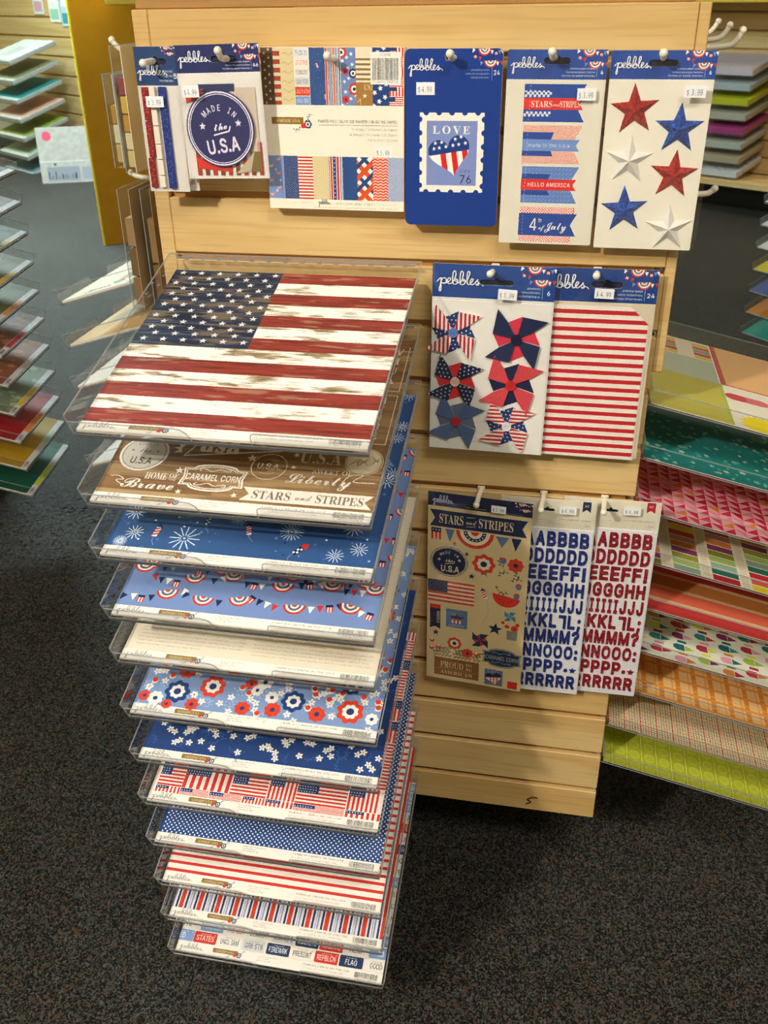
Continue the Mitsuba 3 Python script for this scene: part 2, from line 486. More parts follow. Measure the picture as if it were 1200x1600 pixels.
def made_in(a, x, y, r, bg='#2b2c63', fg='#e4dff0', ry=1.12, lay=3):
    a.circ(x, y, r, bg, lay, 48, r * ry); a.ring(x, y, r * .925, r * .965, fg, lay + 1, 80, ry); a.ring(x, y, r * .88, r * .90, fg, lay + 1, 80, ry)
    a.arc_text('MADE IN', x, y - .1 * r, r * .58, math.pi / 2 - .02, .245, r * .16, fg, lay + 1, bold=1, sx=.7)
    a.text('the', x + .02 * r, y - .02 * r, r * .2, fg, lay + 1, font='script', bold=1, anchor='c', rot=.15, w=r * .42)
    a.line([(x - .2 * r, y - .16 * r), (x + .25 * r, y - .06 * r), (x + .3 * r, y + .06 * r)], r * .04, fg, lay + 1)
    a.text('U.S.A', x + .06 * r, y - .62 * r, r * .36, fg, lay + 1, bold=2, anchor='c', w=r * 1.0, rot=.12 if bg == '#2b2c63' else 0)
    a.star(x - .52 * r, y + .08 * r, r * .11, fg, lay + 1); a.star(x + .55 * r, y + .15 * r, r * .11, fg, lay + 1)


def caramel(a, x, y, w, h, line=WHITE, fill=None, lay=2):
    """the CARAMEL CORN label: a plaque with stepped ends"""
    def pl(k):
        W, H = w / 2 - k, h / 2 - k
        t = np.linspace(-1, 1, 15)
        top = [(W * .72 * q, H * (.62 + .38 * math.sqrt(max(0, 1 - q * q)))) for q in t]
        return Polygon([(-W, H * .62), *top, (W, H * .62), (W * .93, 0), (W, -H * .62), *[(-p, -q) for p, q in top], (-W, -H * .62), (-W * .93, 0)]).buffer(0)
    if fill:
        a.poly(AF.translate(pl(0), x, y), fill, lay)
    a.poly(AF.translate(pl(h * .02).difference(pl(h * .075)), x, y), line, lay + 1)
    if fill is None:
        a.poly(AF.translate(pl(h * .1).difference(pl(h * .13)), x, y), line, lay + 1)
    a.text('CARAMEL CORN', x, y - h * .1, h * .2, line, lay + 2, bold=2, anchor='c', w=w * .84)
    for s_ in (1, -1):
        q = spline([(-.22 * w, .22 * h), (-.25 * w, .28 * h), (-.17 * w, .3 * h), (-.05 * w, .22 * h), (.06 * w, .3 * h), (.2 * w, .24 * h), (.23 * w, .3 * h), (.17 * w, .31 * h)], 4)
        a.line(np.stack([x + q[:, 0], y + s_ * q[:, 1] + (0 if s_ > 0 else .02 * h)], 1), h * .025, line, lay + 1)


def flag_banner(pts_x0, x1, y0, y1, notch, left=True):
    m = (y0 + y1) / 2
    P = [(pts_x0, y0), (x1, y0), (x1 - notch, m), (x1, y1), (pts_x0, y1)]
    if left:
        P.append((pts_x0 + notch, m))
    return Polygon(P)

# ------------------------------------------------------------------ the room
x0, x1, y0, y1, HT = ROOM


def axis(lo, a, b, hi, fine, coarse):
    return np.concatenate([np.arange(lo, a, coarse), np.arange(a, b, fine), np.arange(b, hi, coarse), [hi]])


def floor_mesh():
    xs, ys = axis(x0, -1.7, 1.25, x1, 0.0050, 0.12), axis(y0, -0.64, 1.7, y1, 0.0050, 0.12)
    X, Y = np.meshgrid(xs, ys)
    rng = np.random.default_rng(3)
    fade = np.clip(np.minimum.reduce([X + 1.7, 1.25 - X, (Y + 0.64) * 4, 1.7 - Y]) / 0.6, 0, 1)
    Z = fade * 0.0045 * (rng.random(X.shape) - 1.0)
    dx = fade * 0.0016 * (rng.random(X.shape) - .5)
    nx, ny = len(xs) - 1, len(ys) - 1
    i, j = np.meshgrid(np.arange(nx), np.arange(ny))
    a = (j * (nx + 1) + i).ravel()
    return np.stack([(X + dx).ravel(), (Y + dx.T.reshape(-1)[:X.size].reshape(X.shape)).ravel(), Z.ravel()], 1), np.vstack([np.stack([a, a + 1, a + nx + 2], 1), np.stack([a, a + nx + 2, a + nx + 1], 1)])


struct('floor', floor_mesh(), 'carpet', smooth=True)
labels['floor']['label'] = 'dark speckled charcoal carpet floor of the shop'


def slab(a, b):
    return MB().box(WORLD, a[0], b[0], a[1], b[1], a[2], b[2]).mesh()


struct('wall_back', slab((x0, y1, -.05), (x1, y1 + .1, HT)), 'paint_wall')
struct('wall_front', slab((x0, y0 - .1, -.05), (x1, y0, HT)), 'paint_wall')
struct('wall_left', slab((x0 - .1, y0, -.05), (x0, y1, HT)), 'paint_wall')
struct('wall_right', slab((x1, y0, -.05), (x1 + .1, y1, HT)), 'paint_wall')
struct('ceiling', slab((x0, y0, HT), (x1, y1, HT + .1)), 'ceiling_paint')
for n in ('wall_back', 'wall_front', 'wall_left', 'wall_right', 'ceiling'):
    labels[n]['label'] = {'ceiling': 'plain off-white shop ceiling'}.get(n, 'plain beige painted shop wall')


def ceiling_panel(px, py, hx, hy, rad, where):
    k = thing('ceiling_light', f'flat rectangular ceiling light panel {where}', 'ceiling light', 'ceiling light panels')
    m = MB()
    for a, b, c, d in ((-hx - .03, hx + .03, -hy - .03, -hy), (-hx - .03, hx + .03, hy, hy + .03), (-hx - .03, -hx, -hy, hy), (hx, hx + .03, -hy, hy)):
        m.box(Fr((px, py, HT - .03), (1, 0, 0), (0, 1, 0)), a, b, c, d, 0, .0295)
    m.plain(k, 'frame', 'white_plastic')
    v = np.array([[px - hx, py - hy, HT - .02], [px - hx, py + hy, HT - .02], [px + hx, py + hy, HT - .02], [px + hx, py - hy, HT - .02]])
    part(k, 'diffuser', mikit.ply((v, [[0, 1, 2, 3]]), 'white_plastic', emitter={'type': 'area', 'radiance': rgb(rad)}), None)


for P, w in zip(PANELS, ('in front of the tower to the right', 'in front of the tower to the left', 'over the far left of the shop', 'over the far right of the shop', 'over the slatwall at the far left')):
    ceiling_panel(*P, w)


def track_light():
    k = thing('track_light', 'black cylindrical track spotlight on the ceiling aimed at the paper display', 'spotlight')
    p = np.array(KEY['pos']); d = np.array(KEY['aim']) - p; d /= np.linalg.norm(d)
    U = np.cross(d, (0, 0, 1)); U /= np.linalg.norm(U); V = np.cross(d, U)
    a = np.arange(24) * 2 * np.pi / 24
    ring = lambda r, t: p + r * (np.cos(a)[:, None] * U + np.sin(a)[:, None] * V) + t * d
    R = [ring(KEY['r'] + .012, .01), ring(KEY['r'] + .012, -.16), ring(.03, -.19)]
    v = np.vstack(R); i = np.arange(24); j = (i + 1) % 24
    f = np.vstack([np.stack([i + 24 * q, j + 24 * q, j + 24 * q + 24, i + 24 * q + 24], 1) for q in range(2)])
    part(k, 'housing', (v, f), 'black_metal')
    part(k, 'stem', tube([p - .17 * d, [p[0], p[1], HT - .02], [p[0], p[1], HT - .0005]], .014), 'black_metal')
    v = np.vstack([ring(KEY['r'], 0.0), [p]])
    f = np.stack([i, j, i * 0 + 24], 1)
    n = np.cross(v[f[0, 1]] - v[f[0, 0]], v[f[0, 2]] - v[f[0, 0]])
    if n @ d < 0:
        f = f[:, ::-1]
    part(k, 'lens', mikit.ply((v, f), 'white_plastic', emitter={'type': 'area', 'radiance': rgb(KEY['rad'])}), None)


track_light()

# ------------------------------------------------------------------ the slatwall tower
W_T, PITCH = 0.6287, 0.0762
ZB, ZT = G - 0.8951, G + 0.2825
GROOVES = [G + 0.004 - k * PITCH for k in range(-3, 12)]
tower = thing('slatwall_tower', 'four-sided light maple slatwall display tower in the middle of the picture', 'display stand')


def slat_face(fr, u0, u1, d=.010, mouth=.0092):
    zs = sorted(GROOVES)
    edges = [ZB] + [q for z in zs for q in (z - mouth / 2, z + mouth / 2)] + [ZT]
    for i in range(0, len(edges), 2):
        MB().box(fr, u0, u1, edges[i] - ZB, edges[i + 1] - ZB, -d, 0, ch=.0011).plain(tower, 'slat', 'maple')


front = Fr((0, 0, ZB), (1, 0, 0), (0, 0, 1))
slat_face(front, .0204, W_T)
slat_face(Fr((W_T, 0, ZB), (0, 1, 0), (0, 0, 1)), .0195, W_T)
slat_face(Fr((0, W_T + .01, ZB), (0, -1, 0), (0, 0, 1)), .0, W_T - .012)
MB().box(WORLD, .0005, .0197, .0006, .03, ZB, ZT, ch=.001).plain(tower, 'corner_trim', 'maple')
MB().box(WORLD, W_T + .0004, W_T + .0125, .0012, .018, G - .121, ZT, ch=.001).plain(tower, 'corner_trim', 'maple')
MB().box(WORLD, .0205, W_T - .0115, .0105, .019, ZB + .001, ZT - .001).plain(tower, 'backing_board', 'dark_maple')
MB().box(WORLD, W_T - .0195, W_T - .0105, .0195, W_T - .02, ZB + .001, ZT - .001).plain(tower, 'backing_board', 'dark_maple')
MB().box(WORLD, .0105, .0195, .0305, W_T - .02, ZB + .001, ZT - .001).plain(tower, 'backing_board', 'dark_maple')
MB().box(WORLD, .0, W_T, W_T - .018, W_T, ZB, ZT).plain(tower, 'back_panel', 'maple')
MB().box(WORLD, .004, W_T - .004, .006, .024, ZT + .0005, ZT + .09, ch=.001).plain(tower, 'header_board', 'dark_maple', 'browner header board above the top slat')
MB().box(WORLD, .2, .43, .22, .42, .0, ZB + .3).plain(tower, 'base', 'black_metal', 'dark recessed base under the tower')
a = Art()
q = spline([(.118, .012), (.124, .017), (.119, .022), (.126, .0275), (.134, .028)], 5)
a.poly(LineString(q).buffer(.0016), '#5e3a16', 1)
a.out(Fr((W_T - .227, 0, ZB), (1, 0, 0), (0, 0, 1)), tower, 'knot', label='small dark knot at the bottom edge of the lowest slat')

# ------------------------------------------------------------------ trays and paper
PW, PL, SH, U0 = 0.3048, 0.3178, 0.0145, -.0059


def tray(fr, label, group, W=PW, L=PL, tabs=True, far=False, th=.0045, ul=0.0):
    k = thing('paper_tray', label, 'tray', group)
    u0, u1, v0, v1, wb, wt = ul - .0016, W + .0016, -.0030, L + .004, -th, .0200
    fl = .0045 if tabs else .0
    s = MB()
    P = lambda q: fr.at(q)
    s.quad(P([(u0, v0, wb), (u1, v0, wb), (u1, v1, wb), (u0, v1, wb)]))
    s.quad(P([(u0, v0, wb), (u0, v1, wb), (u0 - fl, v1, wt), (u0 - fl, v0, wt)]))
    s.quad(P([(u1, v0, wb), (u1, v1, wb), (u1 + fl, v1, wt), (u1 + fl, v0, wt)]))
    s.quad(P([(u0, v1, wb), (u1, v1, wb), (u1 + fl, v1, wt), (u0 - fl, v1, wt)]))
    e = MB()
    for u, q in ((u0, -1), (u1, 1)):
        e.box(fr, u + q * fl - .0007, u + q * fl + .0007, v0, v1, wt - .0005, wt + .0007)
        e.box(fr, u - .0007, u + .0007, v0, v1, wb - .0008, wb + .0004)
        A = P([(u, v0, wb), (u + q * fl, v0, wt)])
        e.add(*tube(A, .0007, 4))
    e.box(fr, u0 - fl, u1 + fl, v1 - .0004, v1 + .0010, wt - .0005, wt + .0007)
    d = MB().box(fr, u0, u1, v0 - .0010, v0 + .0008, wb - .0026, wb + .0010)
    d.plain(k, 'front_edge', 'edge_dark')
    if tabs:
        x = W
        left = np.array([(u0, wb), (.402 * x, wb), (.398 * x, .000), (.385 * x, .0075), (.368 * x, .0112), (.34 * x, .0125), (u0 - .6 * fl, .0125)])
        right = np.array([(.61 * x, wb), (u1, wb), (u1 + .6 * fl, .0125), (.625 * x, .0125), (.613 * x, .0108), (.61 * x, .007)])
        fp = Fr(fr.at([0, v0, 0])[0], fr.U, fr.N)
        for t, nm in ((left, 'front_tab'), (right, 'front_tab')):
            m = MB(); v, f = tri(Polygon(t)); m.add(fp.at(np.hstack([v, np.zeros((len(v), 1))])), f)
            m.plain(k, nm, 'clear')
            c = t[1:] if nm and t is left else np.vstack([t[1:], t[:1]])
            e.prism(fp, LineString(c if t is left else c).buffer(.0005, 1, cap_style=2), -.0006, .0006)
    s.plain(k, 'clear_shell', 'clear')
    e.plain(k, 'rim', 'edge')
    if not far:
        h = MB()
        h.box(fr, u0 + .004, u1 - .004, v1 + .0005, v1 + .0016, .0130, .0165)
        for i in range(14):
            q = u0 + .016 + i * (u1 - u0 - .032) / 13
            h.box(fr, q - .0035, q + .0035, v1 + .0012, v1 + .0060, .011, .0155, ch=.0012)
        h.plain(k, 'hook_rail', 'edge')
    return k


def stack(fr, art, label, group, W=PW, L=PL, side='#e9e4d8', thick=.0036, ul=0.0):
    k = thing('paper_stack', label, 'paper', group)
    MB().box(fr, ul + .0004, W - .0004, .0004, L - .0004, -thick, -.0001, side).put(k, 'sheets')
    art.out(fr, k, 'printed_face')
    return k


def strip(a, seed=0):
    a.rect(U0, 0, PW, SH, '#f4f1ea', 1)
    a.logo(-.0020, .0055, .038, '#7f7f7d', 2, .07, None, .56)
    a.rect(.050, .0062, .088, .0125, '#8d7242', 2)
    a.text('AMERICANA', .0535, .0075, .0036, '#d8c48a', 3, font='serif', w=.029)
    blossom(a, .0905, .0072, .0038, ('#22305c', '#e8e6e0', '#22305c'), 3, 6); a.circ(.0838, .0062, .0024, RED, 3, 10)
    sprig(a, .093, .009, .006, '#444a60', .8, 3); sprig(a, .078, .0055, .006, '#444a60', 3.6, 3)
    for i, (y, w) in enumerate(((.0105, .030), (.0075, .018), (.0045, .022))):
        a.text('double-sided cardstock paper', .118, y, .0016, '#77777a', 2, w=w, lo=True)
    a.text('PEBBLES | MADE IN THE USA', .186, .0096, .0022, '#55565c', 2, anchor='l', w=.07, lo=True)
    a.text('12 x 12 in (30.5 x 30.5 cm) double-sided', .186, .0050, .0018, '#8a8a8c', 2, w=.062, lo=True)
    barcode(a, .264, .0045, .034, .0075, 2, seed + 5)
    a.text('7 18813 73005 2', .265, .0015, .0022, '#555', 2, w=.032, lo=True)
    return a


def np_noise(u, v, su, sv, seed=0, o=3):
    return meshkit.fbm(np.stack([u * su, v * sv, u * 0 + seed * 3.7], 1), o, seed)


def ss(a, b, x):
    t = np.clip((x - a) / (b - a), 0, 1)
    return (t * t * (3 - 2 * t))[:, None]


def sheet_flag(a):
    y0_, n = SH, 13
    sh = (PL - SH) / n
    CW, CH = .136, 7 * sh

    def col(u, v):
        i = np.clip(((v - y0_) / sh).astype(int), 0, 12)
        red = i % 2 == 0
        can = (u < CW) & (v > PL - CH)
        st = np_noise(u + i * .37, v, 22, 520, 1, 3); big = np_noise(u + i * 1.3, v, 16, 60, 2, 3); fine = np_noise(u, v, 70, 1500, 3, 2)
        wear = np_noise(u + i * .61, v, 26, 190, 5, 4)
        R = lin('#983c33') * (1 - ss(.35, .75, st)) + lin('#6b2a22') * ss(.35, .75, st)
        R = R * (1 - .7 * ss(.56, .68, wear)) + lin('#b08068') * .7 * ss(.56, .68, wear)
        Wt = np.broadcast_to(lin('#fbf8f0'), R.shape)
        m = ss(.515, .60, .5 * wear + .5 * big + .16 * (fine - .5))
        Wt = Wt * (1 - m) + (lin('#7d6848') * (1 - ss(.4, .7, fine)) + lin('#b5a27f') * ss(.4, .7, fine)) * m
        dk = ss(.60, .72, .5 * fine + .5 * np_noise(u + i, v, 40, 300, 15, 3)) * ss(.42, .6, big)
        Wt = Wt * (1 - .75 * dk) + lin('#4d4030') * .75 * dk
        R = R * (1 - .35 * dk)
        c = np.where(red[:, None], R, Wt)
        N = lin('#2c3a56') * (1 - ss(.3, .7, st)) + lin('#1c2438') * ss(.3, .7, st)
        N = N * (1 - .85 * ss(.49, .60, .5 * wear + .5 * big)) + lin('#746756') * .85 * ss(.49, .60, .5 * wear + .5 * big)
        pl = np.abs(((PL - v) / sh) % 1 - .5) > .475
        N = np.where(pl[:, None], lin('#8b8d92') * .55 + N * .45, N)
        return np.where(can[:, None], N, c)
    a.grid(U0, SH, PW, PL, 360, 390, col, 0)
    for r in range(14):
        for c in range(6):
            x, y = (c + .25 + .5 * (r % 2)) * CW / 5.6 + .002 * math.sin(r * 2.1), PL - (r + .55) * CH / 13.6
            if x < CW - .005 and y > PL - CH + .0065:
                a.star(x, y, .0052, '#d9dbe0', 2, .12)


def sheet_brown(a):
    def col(u, v):
        i = (v / .021).astype(int); h = (np.sin(i * 12.9898 + (u * 5 + i * .37).astype(int) * 78.2) * 43758.5) % 1
        st = np_noise(u + i, v, 14, 380, 11, 3); b = np_noise(u + i * .7, v, 8, 40, 12, 2)
        c = lin('#b0946c') * (1 - h[:, None]) + lin('#84623f') * h[:, None]
        c = c * (1 - .6 * ss(.4, .7, st)) + lin('#63462c') * .6 * ss(.4, .7, st)
        return c * (.85 + .35 * b[:, None])
    a.grid(U0, SH, PW, PL, 170, 220, col, 0)
    mm = lambda *q: [(x / 1000, y / 1000) for x, y in q]
    a.circ(.029, .079, .0275, '#d9d6cf', 2, 40); a.ring(.029, .079, .0265, .0285, '#f5f2ea', 3); a.ring(.029, .079, .0245, .0252, '#57504a', 3)
    a.text('MADE IN', .029, .092, .0046, '#57504a', 4, anchor='c', track=.25, w=.024); a.text('the', .029, .0805, .007, '#57504a', 4, font='script', anchor='c')
    a.text('U.S.A', .029, .062, .0105, '#46403a', 4, bold=1, anchor='c', w=.026); a.star(.014, .083, .002, '#57504a', 4); a.star(.044, .083, .002, '#57504a', 4)
    a.line(mm((76, 80), (186, 98), (76, 128), (88, 104), (76, 80)), .0016, WHITE, 2)
    a.text('usa', .090, .0885, .026, '#e9e4da', 3, font='serif', bold=1, w=.049)
    for r in (0, .5, -.5):
        a.poly(AF.rotate(Polygon(mm((60, 92), (70, 94), (70, 88))), math.degrees(r) * 1.1, origin=(.076, .091)), '#efeae0', 2)
    caramel(a, .1205, .048, .076, .044, '#efeae0')
    a.ring(.178, .072, .0195, .0205, '#e6ddce', 2); a.text('U.S.A.', .178, .0685, .0085, '#efe7da', 3, bold=1, anchor='c', w=.028)
    a.line(mm((170, 82), (178, 84), (186, 82)), .0006, '#d9cbb6', 2); a.line(mm((170, 62), (178, 60), (186, 62)), .0006, '#d9cbb6', 2)
    a.text('U.S.A', .209, .082, .0195, '#d8cbb4', 2, font='serif', w=.048)
    a.circ(.282, .090, .0215, '#cfc2a6', 2, 36); a.ring(.282, .090, .0195, .0203, '#8a7350', 3)
    for i in range(7):
        q = spline([(.266 + .002 * i, .083 + .002 * i), (.276, .094 - .002 * i), (.288, .084 + .0025 * i), (.297, .096 - .001 * i)], 4); a.line(q, .0006, '#8a7350', 3)
    a.text('SWEET OF', .228, .0665, .0068, '#efe7da', 2, font='serif', sx=.8, w=.045)
    a.text('Liberty', .200, .050, .0160, '#f2ebdf', 3, font='script', w=.075); a.line(spline([(.262, .050), (.27, .066), (.285, .069), (.276, .058), (.3, .058)], 5), .0009, '#f2ebdf', 3)
    P = flag_banner(.158, .303, .0185, .0385, .009); a.poly(P, '#e7e2d8', 2)
    a.text('STARS', .170, .0225, .0125, '#7a7065', 3, font='serif', w=.044); a.text('and', .2185, .0245, .009, '#7a7065', 3, font='script', w=.018); a.text('STRIPES', .2405, .0225, .0125, '#7a7065', 3, font='serif', w=.053)
    a.text('HOME', .0425, .0395, .0105, '#ece4d6', 2, font='serif', sx=.75, w=.026); a.text('OF', .070, .0435, .0066, '#ece4d6', 2, font='serif', w=.0105); a.text('THE', .070, .0390, .0035, '#ece4d6', 2, w=.010)
    a.text('Brave', .018, .0245, .0165, '#f2ebdf', 3, font='script', w=.064); a.line(spline([(.003, .040), (.012, .041), (.02, .036), (.012, .034), (.02, .028)], 5), .0009, '#f2ebdf', 3)
    for x, y, r in ((.079, .056, .0058), (.088, .0235, .0042), (.151, .0245, .0042), (.1555, .0835, .0065), (.2045, .0935, .0042), (.2055, .0735, .0036)):
        a.star(x, y, r, '#efeae0', 2, .2)
    # the upper right corner, seen past the tray's right edge
    a.line(mm((266, 120), (300, 120), (300, 206), (266, 206), (266, 120)), .0012, '#d9c9ac', 2)
    for i, ch in enumerate('HYNUE'):
        a.text(ch, .283, .190 - i * .0155, .0115, '#e8dcc6', 2, font='serif', anchor='c')
    for i, ch in enumerate('WHUA'):
        a.text(ch, .285, .283 - i * .0185, .0135, '#e3d6bd', 2, font='serif', anchor='c')
    a.line(mm((262, 214), (300, 214), (300, 300)), .0012, '#d9c9ac', 2)
    a.text('LAND OF THE FREE', .02, .16, .014, '#e3d6bd', 2, font='serif'); a.text('Sweet Liberty', .03, .2, .02, '#e3d6bd', 2, font='script'); a.text('USA', .18, .24, .03, '#e3d6bd', 2, font='serif')


def sheet_fireworks(a):
    a.rect(U0, SH, PW, PL, '#33588f', 0)
    r = random.Random(5)
    for _ in range(180):
        x, y = r.uniform(0, PW), r.uniform(SH, PL)
        a.circ(x, y, r.uniform(.0008, .0022), r.choice(('#1d3f7e', '#5b7fc0', '#3f66ab', '#8fb0e0')), 1, 6)
    for _ in range(40):
        a.star(r.uniform(0, PW), r.uniform(SH, PL), .0028, r.choice(('#5577b5', '#6d93cf')), 1, r.uniform(0, 1))
    B = [(.012, .069, .012), (.083, .034, .0175), (.203, .058, .0135), (.272, .072, .0125), (.284, .040, .010), (.137, .072, .010), (.022, .037, .0105), (.259, .028, .010), (.01, .022, .008)]
    B += [(r.uniform(.01, PW), r.uniform(.1, PL), r.uniform(.009, .016)) for _ in range(26)]
    for i, (x, y, q) in enumerate(B):
        burst(a, x, y, q, '#d5e2f5' if i % 3 else '#f2f5fa', 18 if i % 3 == 2 else 12, 2, .0009 if i != 1 else .0013)
    rocket(a, .0475, .0405, .0062, -.12); rocket(a, .1535, .0545, .0055, .25); rocket(a, .102, .064, .0055, .05, 1); rocket(a, .217, .0310, .0060, -.75, 1)
    for _ in range(14):
        rocket(a, r.uniform(.01, PW), r.uniform(.1, PL), .0055, r.uniform(-.6, .6), r.randint(0, 1))
    for x, y in ((.04, .058), (.09, .06), (.077, .052), (.29, .056), (.245, .05), (.066, .066), (.03, .027)):
        a.circ(x, y, .0014, '#eef3fa', 2, 8)
    a.line(spline([(.068, .066), (.08, .068), (.095, .075)], 5), .0006, '#9db4da', 1)


def sheet_bunting(a):
    a.rect(U0, SH, PW, PL, '#7892c8', 0)
    rows = [(.016, .0), (.046, 0), (.085, .4), (.122, .1), (.16, .3), (.2, 0), (.24, .4), (.28, .2), (.31, 0)]
    # the two swags in view, as printed
    for x, y, t in ((.009, .079, 0), (.076, .069, .08), (.122, .077, -.1), (.185, .0685, .05), (.243, .0765, -.12), (.294, .0765, .1), (.050, .042, .2), (.096, .0375, -.08), (.139, .0420, .2), (.206, .0385, .05), (.271, .0465, -.2)):
        rosette(a, x, y, .0135, t)
    for x, y, k, t in ((.026, .064, 'r', .4), (.036, .0610, 'n', .1), (.046, .060, 'w', -.1), (.0565, .0585, 'f', 0), (.1005, .0665, 'n', .1), (.110, .0705, 'w', .5), (.1425, .066, 'n', -.1), (.151, .0655, 'f', -.1), (.160, .0655, 'w', .05),
                       (.2065, .072, 'n', .2), (.216, .0735, 'f', .2), (.2285, .075, 'w', .5), (.262, .0695, 'n', -.1), (.271, .0695, 'r', 0), (.281, .0695, 'w', 0),
                       (.0, .031, 'n', -.4), (.011, .0325, 'w', .1), (.0215, .0310, 'f', 0), (.033, .0330, 'n', .1), (.0725, .0455, 'w', -.5), (.0755, .0405, 'n', -.6), (.116, .035, 'n', 0), (.1555, .045, 'f', -.5), (.165, .0415, 'n', -.4), (.1745, .039, 'w', -.3), (.184, .036, 'r', -.3),
                       (.226, .0385, 'w', .0), (.236, .0410, 'r', .1), (.2465, .0435, 'f', .15), (.2575, .0465, 'n', .3), (.2855, .0395, 'w', -.3), (.296, .038, 'f', -.2)):
        pennant(a, x, y, .0085, k, t)
    for y, t in rows[2:]:
        for i in range(8):
            x = (i + t) * .044
            rosette(a, x, y + .004 * (i % 2), .0125, .1 * (i % 3 - 1)); pennant(a, x + .017, y - .006, .008, 'nfrw'[i % 4]); pennant(a, x + .027, y - .005, .008, 'wnfr'[i % 4])


def sheet_text(a):
    a.rect(U0, SH, PW, PL, '#e6ddcb', 0)
    r = random.Random(9)
    W_ = 'we hold these truths to be self evident that all men are created equal endowed with certain unalienable rights life liberty and the pursuit of happiness'.split()
    for cx0, cx1 in ((.006, .142), (.151, .297)):
        y = .0235
        while y < PL - .006:
            line = ' '.join(r.choice(W_) for _ in range(11))
            a.text(line, cx0, y, .0024, '#a2947c', 1, w=(cx1 - cx0) * r.choice((1, 1, 1, .98, .6)), lo=True)
            y += .0052
    a.rect(.13, .078, .15, .081, '#6a563c', 1); a.rect(.165, .079, .17, .081, '#6a563c', 1)


def sheet_floral(a):
    a.rect(U0, SH, PW, PL, '#809ccc', 0)
    r = random.Random(21)
    RD, WH, NV = ('#d9442f', '#d9442f', '#2c3a74'), ('#f3f1ec', '#f3f1ec', '#2c3a74'), ('#23427f', '#f3f1ec', '#2c3a74')
    RW = ('#d9442f', '#f3f1ec', '#2c3a74')
    F = [(.048, .069, .0115, RD), (.087, .050, .0165, RW), (.044, .037, .0165, NV), (.194, .042, .0155, NV), (.267, .037, .017, RW), (.152, .065, .0105, WH), (.019, .024, .0105, WH), (.227, .028, .011, RD), (.135, .060, .008, RD), (.145, .052, .0085, WH),
         (.166, .044, .009, WH), (.068, .021, .009, RD), (.133, .024, .010, RD), (.171, .027, .0105, RD), (.295, .030, .0085, WH), (.036, .0175, .007, RD), (.092, .077, .009, WH), (.108, .077, .008, RD), (.262, .074, .013, NV), (.004, .026, .008, RD), (.205, .078, .009, RD)]
    for yy in np.arange(.092, PL, .024):
        for xx in np.arange(.008, PW, .027):
            F.append((xx + r.uniform(-.006, .006), yy + r.uniform(-.005, .005), r.choice((.0085, .011, .0145)), r.choice((RD, WH, NV, RW))))
    for x, y, q, c in F:
        for _ in range(3):
            t = r.uniform(0, 6.28); sprig(a, x + q * .9 * math.cos(t), y + q * .9 * math.sin(t), .013, '#3c5a94', t, 1, '#a9c3e6')
    for x, y, q, c in F:
        blossom(a, x, y, q, c, 3, 8, r.uniform(0, 1))
    for i in range(520):
        x, y = r.uniform(0, PW), r.uniform(SH, PL)
        if min((x - p[0]) ** 2 + (y - p[1]) ** 2 - (p[2] + .003) ** 2 for p in F) > 0:
            if i % 4 == 3:
                a.circ(x, y, .0042, '#f0ece2', 2, 10); a.circ(x, y + .0015, .0036, '#d9442f', 3, 10)
            else:
                jasmine(a, x, y, .0058, '#f5f3ee', 2, r.uniform(0, 1.2), '#7a5a58')


def sheet_jasmine(a):
    a.rect(U0, SH, PW, PL, '#23417e', 0)
    r = random.Random(13)
    S = [(.011, .053), (.022, .045), (.029, .042), (.047, .051), (.055, .052), (.045, .043), (.051, .047), (.075, .053), (.082, .051), (.04, .031), (.034, .027), (.053, .029), (.068, .033), (.085, .025), (.085, .044), (.1, .055), (.120, .024), (.108, .046), (.134, .05), (.127, .046),
         (.15, .035), (.156, .038), (.16, .034), (.185, .051), (.176, .048), (.18, .043), (.168, .03), (.17, .022), (.2, .03), (.205, .05), (.213, .049), (.232, .042), (.238, .046), (.263, .053), (.226, .03), (.24, .035), (.28, .046), (.273, .042), (.289, .03), (.295, .024), (.3, .04), (.28, .022)]
    for _ in range(60):
        x, y = r.uniform(0, PW), r.uniform(SH, .1)
        sprig(a, x, y, .012, '#31539a', r.uniform(0, 6), 1, '#3d62a8')
    for _ in range(120):
        x, y = r.uniform(0, PW), r.uniform(.062, PL); S.append((x, y))
        if r.random() < .4:
            S.append((x + .007, y + .005))
        sprig(a, r.uniform(0, PW), y, .012, '#31539a', r.uniform(0, 6), 1, '#3d62a8')
    for x, y in S:
        jasmine(a, x, y, .0056, '#f0ede4', 2, r.uniform(0, 1.3), '#8a6a5a')


def sheet_flags(a):
    a.rect(U0, SH, PW, PL, '#f0e4dc', 0)
    row1 = [(0, .035, 0), (.0345, .065, 1), (.101, .05, 0), (.152, .0375, 1), (.19, .068, 0), (.259, .04, 1)]
    y, hgt = SH, .0
    lay = [(.0145, .010, [(0, .034, 1), (.0345, .04, 0), (.075, .045, 0), (.121, .03, 1), (.152, .0375, 1), (.19, .068, 0), (.259, .046, 1)]),
           (.0245, .034, row1)]
    yy = .0585
    r = random.Random(31)
    while yy < PL:
        x, row = -.01, []
        while x < PW:
            v = r.randint(0, 1); w = .037 if v else .066; row.append((x, w, v)); x += w + .001
        lay.append((yy, .034, row)); yy += .035
    # the patches around the tray's front edge, as printed
    for x, w, v in ((-.022, .0325, 1), (.0105, .029, 1)):
        pass
    for y, h, row in lay:
        for x, w, v in row:
            mini_flag(a, x, y, w - .0008, h - .0008, bool(v), 1, 13)


def sheet_dots(a):
    a.rect(U0, SH, PW, PL, '#24437f', 0)
    s = .0066
    for j in range(int(PL / s * 2)):
        for i in range(int(PW / s) + 1):
            x, y = (i + .5 * (j % 2)) * s, SH + .002 + j * s / 2
            if y < PL:
                a.circ(x, y, .00135, '#e6ecf5', 1, 6)


